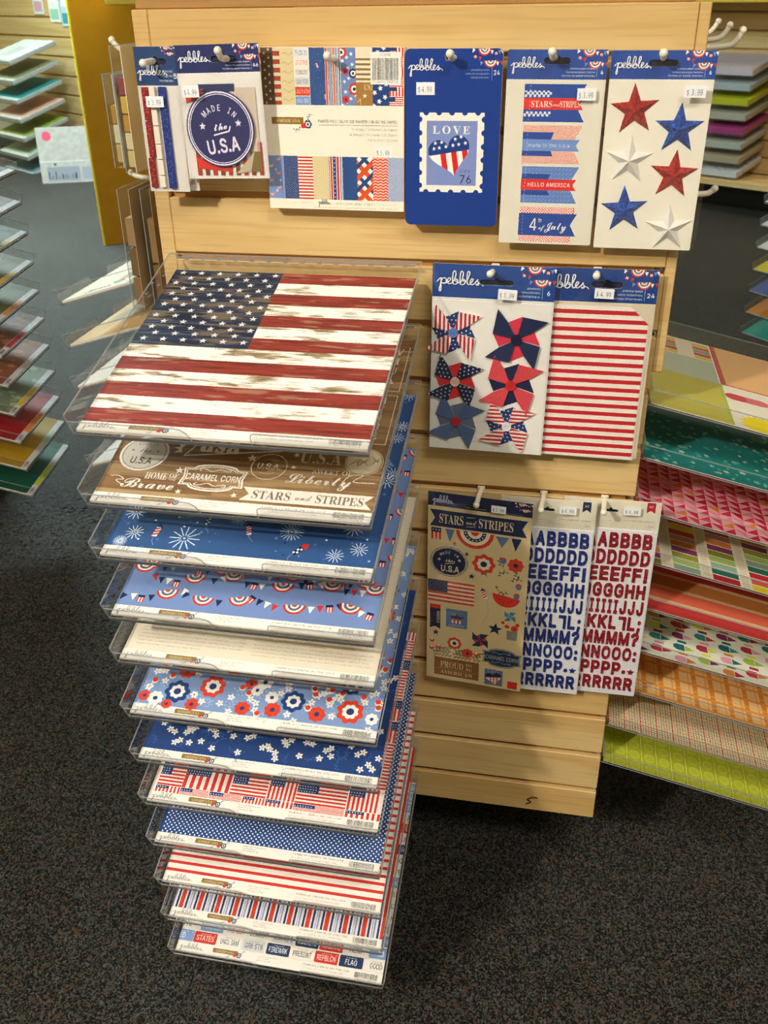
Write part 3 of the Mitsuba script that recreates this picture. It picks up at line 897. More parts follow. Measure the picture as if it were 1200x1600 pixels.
def sheet_stripes(a):
    a.rect(U0, SH, PW, PL, '#f4efe8', 0)
    y = .0165
    while y < PL:
        a.rect(U0, y, PW, min(PL, y + .0042), '#d43a32', 1); y += .0112


def sheet_verticals(a):
    a.rect(U0, SH, PW, PL, '#e4e4ea', 0)
    x = -.0235
    while x < PW:
        for d, w, c in ((0, .0062, '#cf4026'), (.0087, .0030, '#22305c'), (.0142, .0012, '#9aa2c4'), (.0168, .0022, '#8e96bd'), (.0222, .0030, '#22305c')):
            if x + d + w > U0 and x + d < PW:
                a.rect(max(U0, x + d), SH, min(PW, x + d + w), PL, c, 1)
        x += .0270


def sheet_plates(a):
    a.rect(U0, SH, PW, PL, '#e9e6de', 0)
    r = random.Random(3)
    K = {'b': ('#7f9ccf', '#e8edf5'), 'r': ('#cf382f', '#f3d8cf'), 'w': ('#f0ede6', '#3d3f45'), 'g': ('#d3d6da', '#55606c'), 'n': ('#24355e', '#dfe5ef'), 'p': ('#f0ede6', '#c9493f')}
    r1 = [('ED', 'b', -.02), ('STATES', 'r', .0155), ('UNCL SAM', 'w', .0530), ('GR8 ST8', 'g', .0905), ('FIREWRK', 'n', .128), ('PRESDNT', 'w', .1645), ('REPBLCN', 'r', .201), ('FLAG', 'n', .238), ('GOOD', 'w', .275)]
    r2 = [('1776', 'w', -.02), ('PURE USA', 'b', .0215), ('THE USA', 'p', .058), ('DEMOCRT', 'w', .0950), ('USA NO 1', 'g', .132), ('ROCKETS', 'n', .1685), ('ROCLARE', 'r', .205), ('HERO', 'w', .242), ('GO', 'b', .279)]
    wd = ['LIBERTY', 'JULY 4TH', 'YOU SEE', 'THIS IS', '13 STRPS', 'DEMOCRT', 'GR8 ST8', 'UNCL SAM', 'FLAG', 'HERO', 'FREEDOM', 'EAGLE', 'STATES']
    rows = [(.0155, r1), (.0332, r2)]
    y = .0509
    while y < PL:
        rows.append((y, [(r.choice(wd), r.choice('brwgnp'), -.01 * r.random() + i * .0370) for i in range(9)])); y += .0177
    for y, row in rows:
        for t, k, x in row:
            bg, fg = K[k]
            a.poly(sbox(x + .0022, y + .0022, x + .0340, y + .0148).buffer(.0016, 2), bg, 1)
            a.text(t, x + .0181, y + .0042, .0074, fg, 2, bold=1, anchor='c', w=min(.0285, .0046 * len(t)))
            a.text('the fireworks state', x + .0181, y + .0130, .0016, fg, 2, anchor='c', w=.016, lo=True)
            a.star(x + .032, y + .0135, .0013, RED if k in 'wgn' else WHITE, 2)


FRONT = [(sheet_flag, 'weathered wooden flag print'), (sheet_brown, 'brown wood plank print with white patriotic lettering'), (sheet_fireworks, 'mid-blue print of firework bursts and rockets'), (sheet_bunting, 'periwinkle print of bunting swags and rosettes'),
         (sheet_text, 'cream printed text page'), (sheet_floral, 'light blue print of red, white and navy flowers'), (sheet_jasmine, 'navy print of small white star-shaped flowers'), (sheet_flags, 'patchwork print of small flags'),
         (sheet_dots, 'navy print of small white polka dots'), (sheet_stripes, 'red and white horizontally striped paper'), (sheet_verticals, 'red, navy and white vertically striped paper'), (sheet_plates, 'licence plate lettering print')]
FV = np.array([0, .3029, .0892])
DZ = (.0024, -.0055, .0026, -.003, .0090, .0005, .002, .0018, .0005, -.0028, -.0007, -.001)      # the trays do not all hang at the same tilt
for k, (fn, what) in enumerate(FRONT):
    fr = Fr((.0316, -.3229, G - .1022 - k * PITCH + DZ[k]), (1, 0, 0), FV - np.array([0, 0, DZ[k]]))
    fr.O = fr.O + .0026 * fr.N
    a = Art(sbox(U0, 0, PW, PL))
    fn(a)
    strip(a, k)
    lev = 'topmost' if k == 0 else 'lowest' if k == 11 else ''
    stack(fr, a, f'{what} in the front column of trays', 'printed papers in the front trays', ul=U0)
    tray(fr, f'{lev} clear front tray holding the {what}'.strip(), 'clear trays on the front of the tower', ul=U0)

# ---- papers on the right face of the tower
def rs_patch(a):
    X = lambda u, vm: (u / 1000, PL - vm / 1000)
    def R(u0_, u1_, v0_, v1_, c, l=1):
        a.poly(sbox(u0_ / 1000, PL - v1_ / 1000, u1_ / 1000, PL - v0_ / 1000), c, l)
    a.rect(0, 0, PW, PL, '#efe9d4', 0)
    R(0, 142, 0, 104, '#c3bb4e'); R(0, 142, 104, 109, '#a8c04a')
    for i in range(24):
        R(6 * i, 6 * i + 1, 0, 104, '#b9b145', 1.5)
    R(142, 226, 0, 106, '#b9c4ad'); R(226, 305, 0, 106, '#e6dcc4')
    for v0_ in (28, 80):
        for i, c in enumerate(('#d8c23a', '#c8434a', '#8a9a86', '#d06a4c', '#d9b62f')):
            R(229 + i * 14, 241 + i * 14, v0_, v0_ + 26, c, 2)
    R(142, 305, 108, 116, '#cc5a52', 2); R(146, 305, 116, 320, '#f0bd80', 2); R(142, 146, 108, 320, '#cc5a52', 2)
    a.star(*X(20, 148), .033, '#f0dc2e', 2, .1, .72, 18); a.circ(*X(20, 148), .024, '#f5e020', 3)
    a.poly(LineString([X(104, 122), X(104, 158)]).buffer(.011), '#d8737c', 2); a.poly(LineString([X(104, 120), X(104, 128)]).buffer(.011), '#c9404e', 3)
    R(98, 110, 168, 195, '#b9cf6a', 3); a.line([X(104, 195), X(104, 215)], .005, '#d9b98a', 2)


def rs_teal(a):
    a.rect(0, 0, PW, PL, '#23807c', 0)
    r = random.Random(3)
    for _ in range(380):
        jasmine(a, r.uniform(0, PW), r.uniform(0, PL), r.uniform(.003, .006), r.choice(('#4fa9a0', '#7cc0b4', '#3a958e', '#b7cdbb')), 1, r.random())


def rs_tri(a):
    a.rect(0, 0, PW, PL, '#e6a6b0', 0)
    r = random.Random(4); s = .0165
    for j in range(int(PL / s) + 1):
        for i in range(int(PW / s) + 1):
            x, y = i * s, j * s
            a.poly([(x, y), (x + s, y), (x, y + s)] if j % 2 else [(x, y), (x + s, y), (x + s, y + s)], r.choice(('#c22a45', '#b5243c', '#d1495a', '#d98a92', '#d8803c', '#c83350')), 1)


def rs_bars(a):
    a.rect(0, 0, PW, PL, '#e9e2cb', 0)
    r = random.Random(6); P = ['#8c9436', '#c1483a', '#256e60', '#8c3b70', '#ecd42c', '#8fae9e', '#d9803a', '#d65f50', '#a9c470', '#cf8f8f', '#b8263a']
    for j in range(6):
        v0_ = PL - .062 - j * .056 + .056
        for i in range(20):
            a.rect(i * .0165, v0_ - .038, i * .0165 + .0142, v0_, P[(i * 3 + j * 5) % len(P)], 1)
        for i in range(60):
            a.rect(i * .0052, v0_ - .052, i * .0052 + .0012, v0_ - .042, r.choice(('#b98f8a', '#a7a57a', '#cbb8a0')), 1)


def rs_wide(a):
    a.rect(0, 0, PW, PL, '#d9b98c', 0)
    for i, c in enumerate(['#d5433f', '#dd6a50', '#b97a3c', '#c9483a', '#d98a5a'] * 2):
        a.rect(i * .036, 0, i * .036 + .0285, PL, c, 1)


def rs_pops(a):
    a.rect(0, 0, PW, PL, '#e9ead9', 0)
    P = ['#2f8a86', '#7d2f63', '#dce04a', '#c9364c', '#d98a3c', '#9fc04a', '#e2a0b4', '#b5344c', '#256a74']
    for j in range(9):
        for i in range(11):
            x, y = i * .029 + .012 * (j % 2), j * .036; c1, c2, c3 = P[(i * 2 + j) % 9], P[(i + 3 * j + 4) % 9], P[(i * 4 + j * 2 + 1) % 9]
            a.poly([(x, y), (x + .015, y), (x + .015, y + .012), (x + .011, y + .017), (x + .004, y + .017), (x, y + .012)], c1, 1)
            a.poly([(x + .001, y - .001), (x + .014, y - .001), (x + .0075, y - .016)], c2, 1); a.rect(x + .019, y - .004, x + .025, y + .010, c3, 1)


def rs_orange(a):
    a.rect(0, 0, PW, PL, '#ecc48a', 0)
    for i in range(13):
        v = PL - .026 - i * .0270
        a.rect(0, v, PW, v + .0075, '#dc8a34', 1); a.rect(0, v + .012, PW, v + .014, '#e3a050', 1)
        a.rect(i * .027, 0, i * .027 + .0055, PL, '#e09a48', 1.5); a.rect(i * .027 + .012, 0, i * .027 + .0135, PL, '#e6b06a', 1.5)


def rs_check(a):
    a.rect(0, 0, PW, PL, '#e8dcb6', 0)
    C = ['#b5253f', '#d9a03c', '#5f7a72', '#c85a3c', '#6a6a7a', '#8fa04a']
    for i in range(80):
        v = PL - i * .0043
        a.rect(0, v - .0010 - .0007 * (i % 6 == 0), PW, v, C[i % 6], 1); a.rect(i * .0043, 0, i * .0043 + .0011, PL, C[(i * 5) % 6], 1.5)


def rs_lime(a):
    a.rect(0, 0, PW, PL, '#b3bb30', 0)
    for i in range(14):
        v = PL - .040 + .0245 - i * .0245
        a.rect(0, v, PW, v + .0009, '#e2e69a', 2)
        for j in range(14):
            a.circ(j * .024 + .010, v + .012, .0105, '#c3ca4a', 1, 16, .0085); a.circ(j * .024 + .010, v + .012, .006, '#bcc33c', 2, 12)


RIGHT = [(rs_patch, 'olive, orange and white patchwork paper'), (rs_teal, 'teal paper with pale flowers'), (rs_tri, 'red and pink triangle paper'), (rs_bars, 'paper of multicoloured block columns'), (rs_wide, 'paper of wide coral and red stripes'),
         (rs_pops, 'paper printed with colourful ice pops'), (rs_orange, 'orange plaid paper'), (rs_check, 'fine red and yellow checked paper'), (rs_lime, 'lime green paper')]
for k, (fn, what) in enumerate(RIGHT):
    fr = Fr((.6335 + .3100, .0078, G - .1645 - .0699 - k * PITCH), (0, 1, 0), (-.3100, 0, .0699))
    a = Art(sbox(0, 0, PW, PL)); fn(a)
    stack(fr, a, f'{what} in a right side tray of the tower', 'papers in the right side trays', thick=.0012)
    tray(fr, f'clear right side tray holding the {what}', 'clear trays on the right side of the tower', th=.0022, far=True)


def plain_art(base, kind=0, seed=0, strip_cols=None):
    a = Art(sbox(0, 0, PW, PL)); a.rect(0, 0, PW, PL, base, 0)
    r = random.Random(seed); b = lin(base)
    if kind == 1:
        for _ in range(110):
            blossom(a, r.uniform(0, PW), r.uniform(SH, PL), r.uniform(.006, .013), [np.clip(b * r.uniform(.5, 2.2), 0, 1) + np.array([r.uniform(0, .12), r.uniform(0, .08), 0]) for _ in range(3)], 1)
    if kind == 2:
        for i in range(26):
            a.rect(0, i * .0123, PW, i * .0123 + r.uniform(.003, .008), b * r.uniform(.7, 1.25), 1)
    if strip_cols:
        a.rect(0, 0, PW, SH, '#d5d3d6', 2)
        x = 0
        for c, w in strip_cols:
            a.rect(x, .001, x + w, SH - .001, c, 3); x += w
        a.text('paper pad double-sided', .16, .005, .003, '#77777a', 4, w=.08, lo=True); barcode(a, .01, .004, .03, .007, 4, seed)
    return a


# ---- papers on the left face of the tower
def ls_yes(a):
    a.rect(0, 0, PW, PL, '#f3f0dc', 0); a.text('yes', .284, .040, .020, '#3a3a3a', 3, font='script', rot=math.pi / 2, w=.046)
    for i, c in enumerate(('#d5403a', '#e8d23a', '#6fb7c9', '#9cc04a', '#e89aa8', '#58b08a')):
        a.poly(AF.rotate(sbox(.15 + .020 * i, .080, .170 + .020 * i, .105), 25 * i), c, 2); a.poly(AF.rotate(sbox(.215, .100 + .010 * i, .25, .108 + .010 * i), 18 * i), c, 1.5)
    a.rect(.20, .125, PW, PL, '#8fcf9a', 1); a.rect(.06, .08, .15, .11, '#ecd6ca', 1)


LEFT = [(ls_yes, 'white confetti paper with black script'), (lambda a: a.grid(0, 0, PW, PL, 60, 60, lambda u, v: lin('#d9b878') * (.75 + .5 * np_noise(u, v, 6, 90, 4, 3)[:, None])), 'tan wood grain paper'),
        (lambda a: a.rect(0, 0, PW, PL, '#e9e6dc', 0), 'plain off-white paper'), (lambda a: a.rect(0, 0, PW, PL, '#cfc3a4', 0), 'plain sand paper'), (lambda a: a.rect(0, 0, PW, PL, '#dfe2e0', 0), 'plain pale grey paper')]
for k, (fn, what) in enumerate(LEFT):
    fr = Fr((-.3174, .5850, G - .1524 - k * PITCH), (0, -1, 0), (.3029, 0, .0892))
    a = Art(sbox(0, 0, PW, PL)); fn(a)
    stack(fr, a, f'{what} sticking out on the left of the tower', 'papers in the left side trays')
    tray(fr, f'clear left side tray holding the {what}', 'clear trays on the left side of the tower')

# ---- the next display on the left: a column of trays
ph = -.1714
nL = np.array([math.cos(ph), -math.sin(ph), 0]); uL = np.array([math.sin(ph), math.cos(ph), 0])
SG = '#cfccd2'
FARL = [('#12523f', 0, 'dark green', [(SG, .05), ('#b9c63a', .12), (SG, .13)]), ('#b08a1c', 0, 'mustard yellow', [(SG, .16), ('#9fc0b4', .07), (SG, .07)]), ('#9a1f24', 0, 'deep red', [(SG, .06), ('#e0892c', .12), (SG, .12)]),
        ('#75806a', 1, 'sage floral', [(SG, .05), ('#d9b83a', .13), (SG, .12)]), ('#8a5038', 1, 'rust brown floral', [(SG, .3)]), ('#6a3a26', 1, 'reddish brown floral', [(SG, .06), ('#b52c48', .12), (SG, .12)]),
        ('#5d5a2e', 2, 'olive striped', [(SG, .08), ('#d98a34', .12), (SG, .1)]), ('#6b5a34', 2, 'ochre striped', [(SG, .06), ('#dcb83a', .14), (SG, .1)]), ('#4a4a2e', 0, 'dark olive', [(SG, .05), ('#8fb8b4', .1), ('#d9c23a', .07), (SG, .08)]),
        ('#7a5230', 2, 'brown striped', [(SG, .1), ('#d8a0a0', .08), (SG, .12)]), ('#4d3a2c', 0, 'dark brown', [(SG, .3)])]
rack = thing('slatwall_rack', 'maple slatwall rack carrying the column of trays at the left edge of the picture', 'display rack')
rf = Fr((-.8161 + uL[0] * -.03 - nL[0] * .318, .8118 + uL[1] * -.03 - nL[1] * .318, .02), uL, (0, 0, 1))
for i in range(15):
    MB().box(rf, 0, .66, i * PITCH, i * PITCH + .067, -.019, 0, ch=.001).plain(rack, 'slat', 'maple')
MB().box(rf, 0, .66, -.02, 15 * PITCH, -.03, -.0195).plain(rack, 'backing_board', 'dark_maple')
for k, (c, kind, what, st) in enumerate(FARL):
    fr = Fr(np.array([-.8161, .8118, G - .8451 + k * PITCH]), uL, -nL * .959 + np.array([0, 0, .2825]))
    stack(fr, plain_art(c, kind, k, st), f'stack of {what} paper in the tray rack at the left edge', 'papers in the left rack')
    tray(fr, f'clear tray of the rack at the left edge holding {what} paper', 'clear trays of the left rack', tabs=False, far=True)

# ---- the column of trays poking in at the right edge
uR = np.array([.66, -.75, 0]); nR = np.array([-.75, -.66, 0])
FARR = [('#d9d9dc', 'silver white'), ('#cfd3d6', 'pale silver'), ('#dfe0dc', 'white'), ('#d8c534', 'yellow'), ('#55629a', 'slate blue'), ('#c07a34', 'orange brown'), ('#3a9080', 'sea green')]
rack2 = thing('slatwall_rack', 'maple slatwall rack behind the trays that poke in at the right edge of the picture', 'display rack')
rf = Fr(np.array([1.135, 2.2, 0.02]) - nR * .318 - uR * .05, uR, (0, 0, 1))
for i in range(13):
    MB().box(rf, .05, .66, i * PITCH, i * PITCH + .067, -.019, 0, ch=.001).plain(rack2, 'slat', 'maple')
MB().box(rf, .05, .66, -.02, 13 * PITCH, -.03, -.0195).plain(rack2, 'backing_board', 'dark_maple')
for k, (c, what) in enumerate(FARR):
    fr = Fr(np.array([1.135, 2.2, .738 - .0735 * k]), uR, -nR * .959 + np.array([0, 0, .2825]))
    stack(fr, plain_art(c, 0, k), f'stack of {what} paper whose corner shows at the right edge above the floor', 'papers in the right rack')
    tray(fr, f'clear tray at the right edge holding {what} paper', 'clear trays of the right rack', tabs=False, far=True)

# ------------------------------------------------------------------ the background furniture
scene['mustard'] = prin(mikit.proc(lambda p, n, uv: mix(lin('#b87e10').tolist(), lin('#a9700b').tolist(), fbm(p.x * 6, p.z * 9, p.y * 6, 3))), 0.5, specular=.3)
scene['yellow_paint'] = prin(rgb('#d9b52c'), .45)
cab = thing('display_cabinet', 'tall mustard painted cabinet end panel behind the tower on the left', 'cabinet')
cf = Fr((-2.30, 4.3, 0), (.77, .64, 0), (0, 0, 1))
MB().box(cf, .0, .95, 0, 2.3, -.022, 0, ch=.002).plain(cab, 'end_panel', 'mustard')
MB().box(cf, .93, .95, 0, 2.3, -.45, -.0225, ch=.002).plain(cab, 'side_panel', 'mustard')
MB().box(cf, -.012, -.0005, 0, 2.3, -.023, .0008, ch=.002).plain(cab, 'edge_strip', 'yellow_paint', 'panel edge with light from the left put into its brighter yellow')  # end panel edge coloured brighter, as if lit from the left
MB().box(Fr((-1.94, 4.0, 0), (1, .3, 0), (0, 0, 1)), 0, 1.0, 1.312, 1.6, -.42, 0, ch=.004).plain(cab, 'canopy', 'yellow_paint', 'pale yellow canopy')

# the long shelf unit on the right
sf = Fr((1.408, 6.19, 0), (.815, -.58, 0), (0, 0, 1))
unit = thing('shelf_unit', 'yellow wood shelf unit with slatted back standing behind the tower on the right', 'shelf unit')
MB().box(sf, -1.6, 1.7, .178, .215, -.03, .335, ch=.003).plain(unit, 'shelf', 'maple')
MB().box(sf, -1.6, 1.7, 0, .177, -.03, .0).plain(unit, 'kickboard', 'black_metal')
for i in range(10):
    MB().box(sf, -1.6, 1.7, .22 + i * .11, .22 + i * .11 + .098, -.05, -.034, ch=.002).plain(unit, 'slat', 'maple')
MB().box(sf, -1.6, 1.7, 0, 1.5, -.07, -.051).plain(unit, 'back_board', 'dark_maple')
MB().box(sf, -1.6, 1.7, 1.262, 1.45, -.0335, .42, ch=.004).plain(unit, 'canopy', 'yellow_paint')
SHF = [('#cfd2d4', 'speckled grey'), ('#b3a68c', 'tan'), ('#b9bdb0', 'pale sage'), ('#a8447c', 'magenta'), ('#b7b3a2', 'taupe grey'), ('#c3c62e', 'yellow green'), ('#b4c0c4', 'pale blue grey'), ('#d6cbd6', 'pale pink')]
for k, (c, what) in enumerate(SHF):
    fr = Fr(np.array([1.57, 5.70, .2665 + .0885 * k]) - np.array([.815, -.58, 0]) * .42, (.815, -.58, 0), np.array([.58, .815, 0]) * .975 + np.array([0, 0, .22]))
    a = Art(sbox(0, 0, .42, .33)); a.rect(0, 0, .42, .33, lin(c) * .8, 0)
    if k == 0:
        r = random.Random(2)
        for _ in range(60):
            a.circ(r.uniform(0, .42), r.uniform(0, .3), .008, r.choice(('#8a6a7c', '#6a7480', '#d8c8d0')), 1, 8)
    kk = stack(fr, a, f'thick stack of {what} paper on the shelf unit behind the tower', 'papers on the right shelf unit', .42, .33, c, .036)
    tray(fr.sub(0, 0, -.036), f'clear tray on the right shelf unit holding {what} paper', 'clear trays on the right shelf unit', .42, .33, False, True)

# the slatwall display far left with its trays
uB = np.array([.80, -.60, 0]); nB = np.array([-.60, -.80, 0])
wallu = thing('slatwall_display', 'pale slatwall display with tilted paper trays at the far left of the shop', 'display rack')
bf = Fr(np.array([-3.66, 7.09, 0]) - uB * 1.9, uB, (0, 0, 1))
for i in range(11):
    MB().box(bf, 0, 1.84, .12 + i * .155, .12 + i * .155 + .140, -.02, 0, ch=.002).plain(wallu, 'slat', 'maple')
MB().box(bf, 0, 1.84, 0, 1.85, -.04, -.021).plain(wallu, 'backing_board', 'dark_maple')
MB().box(bf, 1.842, 1.93, 0, 1.9, -.05, .015, ch=.003).plain(wallu, 'end_post', 'maple')
BL = [('#6f8a9a', 'grey blue'), ('#a8b49a', 'pale sage'), ('#8f9a4a', 'olive green'), ('#d8a892', 'peach'), ('#2f8a8c', 'teal'), ('#8a8a6a', 'khaki'), ('#c9ccc4', 'white')]
for k, (c, what) in enumerate(BL):
    o = np.array([-3.87, 7.06, .13 + .150 * k]) - uB * .62 + nB * .02
    V = np.array([.60, .80, 0]) * .95 + np.array([0, 0, .30])
    V /= np.linalg.norm(V)
    fr = Fr(o - V * .46, uB, V)
    a = Art(sbox(0, 0, .6, .45)); a.rect(0, 0, .6, .45, c, 0); a.rect(0, 0, .6, .04, '#b5b3aa', 1); a.rect(.2, .1, .4, .3, lin(c) * .7 + .05, 1)
    stack(fr, a, f'{what} sheets in the far left slatwall display', 'papers in the far left display', .6, .45, '#a9a79e', .03)
    tray(fr.sub(0, 0, -.03), f'clear tray of the far left slatwall display holding {what} sheets', 'clear trays of the far left display', .6, .45, False, True)
for i, (u, z, c, what) in enumerate(((1.05, 1.22, '#dfe4e0', 'white and pink'), (1.36, 1.16, '#e9ece6', 'white and mint'), (1.58, 1.13, '#b8cfe0', 'pale blue and teal'))):
    k = thing('hanging_pack', f'{what} craft pack hanging near the top left corner', 'craft pack', 'packs on the far left slatwall')
    fr = Fr(bf.at([u, z, .012])[0], uB, (0, 0, 1))
    MB().box(fr, 0, .2, 0, .30, -.004, .0).put(k, 'card')
    a = Art(); a.rect(0, 0, .2, .3, c, 0); a.rect(.02, .02, .18, .10, ('#d8a0b0', '#9cc9b4', '#3f98a6')[i], 1); a.rect(.03, .15, .17, .25, '#f3f3ef', 1)
    a.out(fr, k, 'printed_face', w0=.0001)

# the big white packet leaning on the floor
pk = thing('paper_packet', 'large white packet with a pink dot leaning on the floor at the back left', 'packet')
pf = Fr((-3.80, 6.27, .002), (.93, .36, 0), (-.06, .16, .985))
MB().box(pf, 0, .50, 0, .43, -.05, 0, '#a9ada6', ch=.004).put(pk, 'body')
a = Art(); r = random.Random(8)
a.grid(0, 0, .5, .43, 50, 43, lambda u, v: lin('#b2aba4') * (.75 + .5 * np_noise(u, v, 40, 40, 8, 3)[:, None]), 0)
a.circ(.082, .362, .036, '#dd4a6a', 2, 24); a.rect(.05, .015, .31, .125, '#8d8e98', 1); a.rect(.33, .02, .48, .12, '#9696a0', 1); a.rect(.0, .165, .5, .17, '#d0d0ce', 1)
a.circ(.12, .145, .012, '#50505a', 2, 12)
for i in range(9):
    x = .06 + .026 * i; a.rect(x, .03, x + r.uniform(.006, .02), .03 + r.uniform(.02, .06), r.choice(('#3c3f48', '#70737c', '#8a8c94')), 2)
a.out(pf, pk, 'printed_face', w0=.0003)

# ------------------------------------------------------------------ hooks and hanging packs
def hook(tip, root, label, group='white hooks on the front of the tower', nrm=(0, -1, 0)):
    k = thing('display_hook', label, 'hook', group)
    tip, root, n = np.array(tip), np.array(root), np.array(nrm, float)
    mid = root + (tip - root) * .8
    mid[2] = root[2] + .25 * (tip[2] - root[2])
    mid2 = .35 * mid + .65 * tip
    mid2[2] = .55 * mid[2] + .45 * tip[2]
    part(k, 'shaft', tube(spline([root, .5 * (root + mid), mid, mid2, tip], 5), .0035, 10), 'white_plastic', smooth=50)
    s = trimesh.creation.icosphere(2, .0044); s.apply_translation(tip)
    part(k, 'tip', s, 'white_plastic', smooth=True)
    t = np.cross(n, (0, 0, 1))
    MB().box(Fr(root, t, (0, 0, 1), n), -.005, .005, -.0030, .0030, -.0085, -.0020, ch=.0008).plain(k, 'plate', 'white_plastic')


def slot(W, y, w=.026, h=.0065, x=None):
    c = LineString([((x or W / 2) - w / 2 + h / 2, y), ((x or W / 2) + w / 2 - h / 2, y)]).buffer(h / 2, 4)
    return c.union(Point((x or W / 2), y + .0022).buffer(h * .55, 4))


def card_geom(W, H, y, r=.0, **k):
    g = sbox(0, 0, W, H)
    if r:
        g = g.buffer(-r).buffer(r, 6)
    return g.difference(slot(W, y, **k)) if y else g


def header(a, W, H, hh, n, lines=('printed paper shapes', 'formes de papier imprime', 'formas de papel impreso'), logo=None, ls=.045, blue='#214287', bs=.0062, logo_w=None, ly=.60, mw=.25):
    a.rect(0, H - hh, W, H, blue, 1)
    lw = logo_w or .38 * W
    a.logo(.035 * W, H - hh * ly, lw, '#e8ebf0', 4, .085, '#16295a', .76)
    corner_bunting(a, W, H, bs * 1.22)
    for i, t in enumerate(lines):
        a.text(t, W * .885, H - hh * (.66 + .12 * i), hh * .065, '#c9d3e8', 3, anchor='r', w=W * (mw + .04 * (i % 3)), lo=True)
    a.rect(W * .90, H - hh * .93, W * .903, H - hh * .55, '#b9c6e2', 3)
    a.text(n, W * .952, H - hh * .82, hh * .13, '#f0f2f6', 3, bold=1, anchor='c')


def film(k, fr, W, H, off, amp=.0006, m=.003, v0=None, v1=None, seed=0, bulge=None, name='clear_sleeve'):
    nx, ny = 26, 40
    u, v = np.meshgrid(np.linspace(-m, W + m, nx), np.linspace(-m if v0 is None else v0, H + .001 if v1 is None else v1, ny))
    w = off + amp * 2 * (meshkit.fbm(np.stack([u * 28, v * 16, u * 0 + seed], -1), 3, seed) - .5)
    e = np.clip(np.minimum(u + m, W + m - u) / .008, 0, 1); w = .0012 + (w - .0012) * np.sqrt(e)
    if bulge:
        w = w + bulge(u, v)
    i, j = np.meshgrid(np.arange(nx - 1), np.arange(ny - 1)); q = (j * nx + i).ravel()
    f = np.stack([q, q + 1, q + nx + 1, q + nx], 1)
    part(k, name, (fr.at(np.stack([u.ravel(), v.ravel(), w.ravel()], 1)), f), 'film', smooth=True)


def price(k, fr, x, y, txt, w0, w=.0215, h=.0125, rot=0.0):
    s = fr.sub(x, y, w0, rot)
    a = Art(); a.rect(0, 0, w, h, '#eef0f3', 0); a.text(txt, w * .08, h * .2, h * .46, '#5b5e66', 1, font='mono', w=w * .78)
    MB().box(s, 0, w, 0, h, -.0004, -.00005, '#eef0f3').put(k, 'price_tag', 'print', 'small white price sticker')
    a.out(s, k, 'price_print')


def pack(label, W, H, O, y_slot, U=(1, 0, 0), r=0.0, bg='#e9e4d8', th=.0008, cat='craft pack', group='craft packs hanging on the front of the tower', rot=0.0, name='craft_pack', side=None, **k):
    key = thing(name, label, cat, group)
    fr = Fr(O, U, (0, 0, 1)).sub(0, 0, 0, rot)
    g = card_geom(W, H, y_slot, r, **k)
    MB().prism(fr, g, -th, -.0001, side or bg).put(key, 'card')
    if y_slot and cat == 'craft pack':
        MB().box(fr, .004, W - .004, H - .036, H - .004, -th - .0022, -th - .0015, '#131a33').put(key, 'back_flap')  # dark card added behind the slot, its colour standing for shade
    a = Art(g); a.poly(g, bg, 0)
    return key, fr, a, g


def glit(m, fr, geom, w0, w1, col, seed=0, n=0.0016):
    """a raised piece whose face is broken into small glittering flakes"""
    m.prism(fr, geom, w0, w1, lin(col) * .7)
    r = np.random.default_rng(seed)
    for g in getattr(geom, 'geoms', [geom]):
        x0_, y0_, x1_, y1_ = g.bounds
        X, Y = np.meshgrid(np.arange(x0_, x1_ + n, n), np.arange(y0_, y1_ + n, n))
        X = X + r.uniform(-.3, .3, X.shape) * n; Y = Y + r.uniform(-.3, .3, X.shape) * n
        for i in range(X.shape[0] - 1):
            for j in range(X.shape[1] - 1):
                q = np.array([(X[i, j], Y[i, j]), (X[i, j + 1], Y[i, j + 1]), (X[i + 1, j + 1], Y[i + 1, j + 1]), (X[i + 1, j], Y[i + 1, j])])
                if g.contains(Point(*q.mean(0))) and g.contains(Point(*q[0])) and g.contains(Point(*q[2])):
                    b = r.random() ** 3
                    m.add(fr.at(np.hstack([q, w1 + .00025 + .00018 * r.random((4, 1))])), [[0, 1, 2, 3]], lin(col) * (.6 + 1.1 * b) + .05 * b)
    return m


D0 = -.020
# A: narrow pack of glitter strips (one more hangs behind it)
for q, (dx, dy, dz, lab) in enumerate(((.0085, .010, -.0005, 'narrow pack hanging behind the glitter strip pack, only its right edge showing'), (0, 0, 0, 'narrow pack of red, white and blue glitter strips, first in the upper row'))):
    W, H = .0495, .156
    k, fr, a, g = pack(lab, W, H, (.0155 + dx, -.040 + dy, G + .0905 + dz), .1405, bg='#dcd8d2', w=.026)
    header(a, W, H, .040, '5', logo_w=.036, bs=.0026, blue='#1f3c6c', ly=.72)
    a.out(fr, k, 'printed_face')
    if q:
        m = MB()
        for v0_, v1_ in ((.005, .038), (.039, .078), (.0795, .1145)):
            glit(m, fr, sbox(.0035 + .002 * (v0_ > .03), v0_, .0105 + .002 * (v0_ > .03), v1_), .0002, .0035, '#a8202a', int(v0_ * 1e4), .0014)
        m.put(k, 'glitter_strip', 'glitter', 'red glitter strip')
        for v0_, v1_ in ((.005, .018), (.019, .036), (.037, .053), (.054, .073), (.074, .091), (.092, .115)):
            MB().box(fr, .0145, .0215, v0_, v1_, .0002, .0042, '#e9e3d2', ch=.0004).put(k, 'white_block')
        glit(MB(), fr, sbox(.0265, .005, .0335, .114).buffer(.001), .0002, .0035, '#1c3a9c', 5, .0014).put(k, 'glitter_strip', 'glitter', 'blue glitter strip')
        price(k, fr, .0115, .094, '$ 3.99', .0082, .021, .0115)
    film(k, fr, W, .118, .0072, .0004, .001, seed=q, name='plastic_blister')
hook((0.0353, -0.062, G +0.2310), (0.0393, .0, G +0.2318), 'white hook holding the glitter strip pack')

